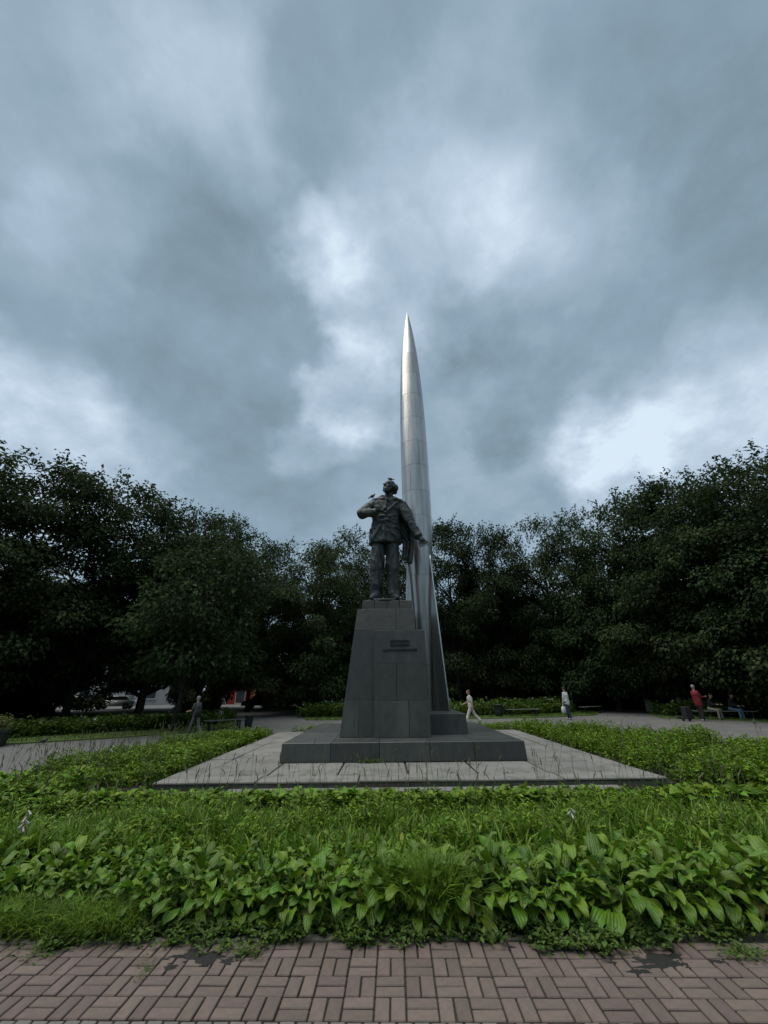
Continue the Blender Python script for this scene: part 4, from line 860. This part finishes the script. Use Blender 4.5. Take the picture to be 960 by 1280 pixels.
# man in the red jacket, standing and looking at what he holds
pr, hn, _ = human(1.76, -4, ((3, 2), (-4, 2)), ((30, 8, 62), (26, 8, 66)), (-12, 0), 1.22, coat=1, hem=.16, legw=1.2)
person((17.62, 24.35), R_(-78), pr, [skin, red_c, black_c, shoe_w, hair_g], 'heavy person in dark red jacket standing beside a black wheeled bag')
tb = empty('trolley_bag', (16.95, 24.55, -.03), R_(8)); tag(tb, 'black wheeled trolley bag behind the person in the red jacket', 'bag')
link('bag', hexmesh('bag', [(-.24, -.18, .10), (.24, -.18, .10), (.24, .18, .10), (-.24, .18, .10), (-.20, -.15, .74), (.21, -.15, .74), (.21, .15, .74), (-.20, .15, .74)], black_c, .05, 3), tb)
mb = MB(); mb.tube([(-.17, .19, .06), (-.18, .21, 1.02), (.18, .21, 1.02), (.17, .19, .06)], [.013]*4, 8); mb.build('frame', M_iron, tb, True)
for sx in (-.2, .2):
    V, Fc = tube([(sx-.025, .16, .085), (sx+.025, .16, .085)], [.085, .085], 16); link('wheel', pymesh('wheel', V, Fc, M_iron), tb)
# left walker seen from behind
pr, hn, _ = human(1.55, 3, ((22, 5), (-20, 14)), ((10, 14, 70), (8, 14, 74)), (-4, 0), 1.0, coat=0, hem=.05)
YL = R_(66); person((-8.25, 18.9), YL, pr, [skin, greyc, jean, shoe_d, hair_g], 'person in grey mottled top walking away on the left path')
bag('shoulder_bag', Vector((-8.10, 18.66, 1.15)), .34, .15, .28, black_c, 'black bag at the hip of the left walker', 'bag', YL)
# seated pair on the right bench
for (lx_, ly_), tcol, kcol, lab, ar in (((19.05, 25.35), black_c, khaki, 'person in black top and khaki trousers seated left on the right bench', ((22, 6, 70), (30, 6, 62))), ((19.95, 24.95), flat('charcoal_cloth', (.022, .023, .025)), blue, 'person in dark top and light blue jeans seated right on the bench', ((20, 6, 60), (20, 6, 60)))):
    pr, hn, pv = human(1.72, 16, ((86, 84), (82, 88)), ar, (-26, 0), 1.0, coat=1)
    person((lx_, ly_+.12), R_(180+22), pr, [skin, tcol, kcol, shoe_d, hair_b], lab, z=-.03+.0)

# ================================================================== PARK FURNITURE
def bench(x, y, rz, L, label):
    b = empty('bench', (x, y, -.03), rz); tag(b, label, 'bench', 'backless park benches')
    for k in range(4): o = box('slat', -L/2, L/2, -.22+k*.112, -.22+k*.112+.095, .43, .468, M_plank, b, .006)
    for sx in (-L/2+.28, L/2-.28):
        mb = MB(); mb.box(sx-.035, sx+.035, -.21, .21, .385, .428); mb.box(sx-.03, sx+.03, -.19, -.12, 0, .384); mb.box(sx-.03, sx+.03, .12, .19, 0, .384); mb.box(sx-.034, sx+.034, -.24, .24, -.02, .035); mb.build('leg', M_iron, b)
    return b
bench(-8.15, 22.1, R_(38), 2.0, 'backless bench at the lawn edge on the left beside a dark bin')
bench(9.35, 29.6, R_(4), 2.3, 'empty backless bench under the trees right of the pedestal')
bench(19.55, 25.15, R_(-22), 3.0, 'backless bench on the right with two people sitting on it')
bench(-1.4, 29.4, R_(-2), 2.2, 'backless bench half hidden left behind the pedestal')
bench(15.4, 32.6, R_(30), 2.2, 'dim backless bench in the shade beyond the white jacketed walker')
def litter_bin(x, y, label, h=.75, r=.24):
    b = empty('litter_bin', (x, y, -.03)); tag(b, label, 'bin', 'dark litter bins'); n = 20; V = []; Fc = []
    prof = [(.62, 0), (.78, .03), (.80, .09), (.92, .14), (1.0, h*.55), (1.03, h-.06), (1.10, h-.04), (1.10, h), (.97, h), (.93, h-.25)]
    for q, z in prof:
        for j in range(n): t = 2*math.pi*j/n; V.append((r*q*math.cos(t), r*q*math.sin(t), z))
    for i in range(len(prof)-1):
        for j in range(n): Fc.append((i*n+j, i*n+(j+1) % n, (i+1)*n+(j+1) % n, (i+1)*n+j))
    Fc += [tuple(range(n))[::-1], tuple((len(prof)-1)*n+j for j in range(n))]; link('urn', pymesh('urn', V, Fc, M_bin, True), b)
    mb = MB(); mb.tube([(0, 0, -.03), (0, 0, .03)], [r*.9, r*.9], 16); mb.build('foot', M_iron, b)
litter_bin(-7.15, 22.75, 'dark litter bin at the end of the left bench', .62, .20)
litter_bin(7.6, 29.3, 'dark litter bin at the end of the empty bench right of the pedestal', .78, .30)
pl = empty('planter', (-14.6, 16.35, -.03), R_(30)); tag(pl, 'black box planter with leafy plant at the left edge of the picture', 'planter')
link('tub', hexmesh('tub', [(-.40, -.40, 0), (.40, -.40, 0), (.40, .40, 0), (-.40, .40, 0), (-.46, -.46, .47), (.46, -.46, .47), (.46, .46, .47), (-.46, .46, .47)], M_bin, .02), pl)
mb = MB(); mb.box(-.49, .49, -.49, .49, .472, .52); mb.build('rim', M_bin, pl)
P_ = RNG.normal(0, 1, (900, 3))*np.array([.22, .22, .13])+np.array([0, 0, .74]); Lq = RNG.uniform(.06, .13, 900); v, f = leaf_arrays(P_, rdir(900, -20, 60), Lq, Lq*.5); link('foliage', npmesh('foliage', v, f, mat('planter_leaf', (.16, .17, .05), (.09, .12, .03), 5, .6, island=.4, transl=.3)), pl)
po = empty('concrete_post', (20.4, 33.6, -.03)); tag(po, 'short white concrete post at the mouth of the right path', 'post')
link('shaft', hexmesh('shaft', [(-.19, -.19, 0), (.19, -.19, 0), (.19, .19, 0), (-.19, .19, 0), (-.16, -.16, .86), (.16, -.16, .86), (.16, .16, .86), (-.16, .16, .86)], M_whitepost, .02), po)
link('cap', hexmesh('cap', [(-.20, -.20, .862), (.20, -.20, .862), (.20, .20, .862), (-.20, .20, .862), (-.07, -.07, .97), (.07, -.07, .97), (.07, .07, .97), (-.07, .07, .97)], M_whitepost, .012), po)

# ================================================================== PIGEONS
M_pig = mat('pigeon_feather', (.060, .064, .070), (.030, .032, .036), 14, .6)
def pigeon_mesh(headup=1.0):
    P = [ell_prim((0, 0, .115), (.058, .125, .062), 0, Euler((R_(16), 0, 0)).to_matrix()), cap_prim((0, .07, .145), (0, .115, .20*headup+.01), .045, .026), ell_prim((0, .125, .218*headup), (.023, .030, .024)), cap_prim((0, .145, .214*headup), (0, .172, .206*headup), .008, .003),
         cap_prim((0, -.09, .095), (0, -.21, .06), .034, .022), cap_prim((-.015, -.1, .09), (-.028, -.215, .058), .02, .014), cap_prim((.015, -.1, .09), (.028, -.215, .058), .02, .014),
         ell_prim((-.052, -.02, .125), (.016, .105, .046), 0, Euler((R_(18), 0, 0)).to_matrix()), ell_prim((.052, -.02, .125), (.016, .105, .046), 0, Euler((R_(18), 0, 0)).to_matrix())]
    for sx in (-.024, .024): P += [cap_prim((sx, .015, .08), (sx, .02, .008), .012, .007)] + [cap_prim((sx, .02, .009), (sx+dx, .055, .006), .007, .005) for dx in (-.016, 0, .016)]
    return fuse('pigeon', P, [M_pig], .0075, 1)
PG = pigeon_mesh()
for loc, rz, sc, lab in (((.25, 12.70, 8.87), R_(70), .72, 'dark pigeon standing on top of the statue head'), ((-.42, 12.74, 8.165), R_(-115), .78, 'dark pigeon perched on the statue shoulder'), ((17.55, 26.2, -.03), R_(60), .95, 'pigeon on the path left of the red jacketed person'), ((18.85, 22.5, -.03), R_(-40), 1.0, 'pigeon on the path in front of the bench at the right'), ((-13.1, 17.0, -.03), R_(-80), 1.0, 'dark pigeon on the path beside the planter at the left')):
    o = link('pigeon', PG); o.location = loc; o.rotation_euler = (0, 0, rz); o.scale = (sc,)*3; tag(o, lab, 'pigeon', 'pigeons')

# ================================================================== BEYOND THE TREES
M_glass = mat('dark_glass', (.05, .06, .07), (.03, .04, .05), 2, .12, spec=.6); M_frame = flat('white_frame', (.55, .55, .53))
def building(name, x, y, rz, w_, d_, h_, wall, label, rows, cols_, ww, wh, roofm, floor0=.9, door=None):
    b = empty(name, (x, y, -.05), rz); tag(b, label, 'building')
    box('wall', -w_/2, w_/2, 0, d_, 0, h_, wall, b, .02)
    rf = box('roof', -w_/2-.25, w_/2+.25, -.25, d_+.25, h_+.004, h_+.35, roofm, b, .02); box('cornice', -w_/2-.12, w_/2+.12, -.12, -.003, h_-.4, h_-.004, M_frame, b, .02)
    fm = boxmesh('window', -ww/2-.09, ww/2+.09, -.05, -.002, -.09, wh+.09, M_frame, .01); gm = boxmesh('pane', -ww/2, ww/2, -.075, -.052, 0, wh, M_glass, 0); smh = boxmesh('sill', -ww/2-.16, ww/2+.16, -.16, -.002, -.17, -.092, M_frame, .01)
    for r in range(rows):
        for c in range(cols_):
            if door is not None and r == 0 and c == door: continue
            wn_o = link('window', fm, b); wn_o.location = (-w_/2+w_*(c+.5)/cols_, 0, floor0+r*(h_-.6)/rows)
            link('pane', gm, wn_o); link('sill', smh, wn_o)
    if door is not None:
        X = -w_/2+w_*(door+.5)/cols_; dd = box('door', X-.7, X+.7, -.06, -.002, 0, 2.4, M_frame, b, .01); box('pane', X-.6, X+.6, -.09, -.062, .25, 2.25, M_glass, dd, 0)
    return b
redw = flat('red_wall', (.33, .035, .02)); palew = flat('pale_wall', (.42, .43, .43)); pinkw = flat('pinkish_wall', (.45, .36, .31)); roofg = flat('roof_grey', (.10, .10, .11))
building('shop_building', -21.5, 63, R_(10), 9, 8, 5.6, redw, 'red shop front seen through the gap in the trees at the left', 1, 3, 1.9, 2.1, roofg, .7, 1)
building('apartment_building', -44, 62, R_(22), 26, 10, 12.5, palew, 'pale grey apartment building behind the trunks at the left', 4, 9, 1.2, 1.6, roofg)
building('apartment_building', 34, 72, R_(-14), 30, 10, 11.0, pinkw, 'pinkish apartment building glimpsed through the trees on the right', 3, 10, 1.2, 1.6, roofg)
M_tyre = flat('tyre', (.015, .015, .015)); M_rim = flat('rim', (.3, .3, .3), .4, .6); M_lamp = flat('headlight', (.7, .7, .66), .2); M_tail = flat('taillight', (.35, .02, .02), .3)
def car(x, y, rz, col, label, L=4.3, Wd=1.75):
    c = empty('parked_car', (x, y, -.03), rz); tag(c, label, 'car', 'parked cars beyond the trees'); paint = mat('paint_'+label[:9], col, tuple(q*.9 for q in col), 3, .25, spec=.6)
    prof = [(-.5, .30), (-.49, .62), (-.44, .78), (-.30, .88), (-.17, 1.36), (.12, 1.42), (.30, 1.38), (.42, .96), (.49, .86), (.5, .32)]
    V = []; Fc = []; n = len(prof)
    for wy, kz in ((-.5, .97), (-.47, 1), (.47, 1), (.5, .97)):
        for px_, pz in prof: V.append((px_*L, wy*Wd*(1-.16*max(0, pz-.9)/.5), .30+(pz-.30)*kz))
    for k in range(3):
        for i in range(n): Fc.append((k*n+i, k*n+(i+1) % n, (k+1)*n+(i+1) % n, (k+1)*n+i))
    Fc += [tuple(range(n)), tuple(3*n+i for i in range(n))[::-1]]; me = pymesh('body', V, Fc, paint, True); bm = bmesh.new(); bm.from_mesh(me); bmesh.ops.recalc_face_normals(bm, faces=bm.faces[:]); bm.to_mesh(me); bm.free(); link('body', me, c)
    for sy in (-1, 1):
        y_ = sy*Wd*.445; mb = MB(); q = [(-.25*L, y_+sy*.045, .93), (.36*L, y_+sy*.045, .97), (.27*L, y_-sy*.02, 1.32), (-.15*L, y_-sy*.02, 1.31)]; mb.add(q+[(a, b_+sy*.03, d) for a, b_, d in q], [(0, 1, 2, 3), (4, 5, 6, 7), (0, 1, 5, 4), (1, 2, 6, 5), (2, 3, 7, 6), (3, 0, 4, 7)]); mb.build('side_window', M_glass, c)
        for sx in (-.32, .31):
            V, Fc = tube([(sx*L, sy*Wd*.37, .32), (sx*L, sy*Wd*.51, .32)], [.32, .32], 20); wl = link('wheel', pymesh('wheel', V, Fc, M_tyre), c)
            V, Fc = tube([(sx*L, sy*Wd*.50, .32), (sx*L, sy*Wd*.518, .32)], [.2, .19], 16); link('rim', pymesh('rim', V, Fc, M_rim), wl)
        box('headlight', -.5*L-.01, -.485*L, sy*Wd*.38-.16, sy*Wd*.38+.16, .62, .74, M_lamp, c, .01); box('taillight', .487*L, .5*L+.012, sy*Wd*.38-.14, sy*Wd*.38+.14, .66, .84, M_tail, c, .01)
    for x0, z0, x1, z1, nm in ((-.30, .90, -.18, 1.33, 'windscreen'), (.42, .98, .31, 1.35, 'rear_window')):
        mb = MB(); sg = -1 if nm == 'windscreen' else 1; q = [(x0*L+sg*.02, -Wd*.40, z0), (x0*L+sg*.02, Wd*.40, z0), (x1*L+sg*.02, Wd*.36, z1), (x1*L+sg*.02, -Wd*.36, z1)]; mb.add(q+[(a+sg*.02, b_, d+.01) for a, b_, d in q], [(0, 1, 2, 3), (4, 5, 6, 7), (0, 1, 5, 4), (1, 2, 6, 5), (2, 3, 7, 6), (3, 0, 4, 7)]); mb.build(nm, M_glass, c)
car(-13.6, 47.5, R_(4), (.02, .022, .025), 'black car parked in front of the red shop')
car(-21.4, 51.0, R_(8), (.62, .62, .60), 'white car parked left of the red shop behind the trunks')
car(-31.5, 50.0, R_(14), (.48, .50, .52), 'silver car parked before the pale apartment building at the left')
car(-36.8, 49.2, R_(14), (.60, .60, .60), 'white car parked leftmost before the pale apartment building')
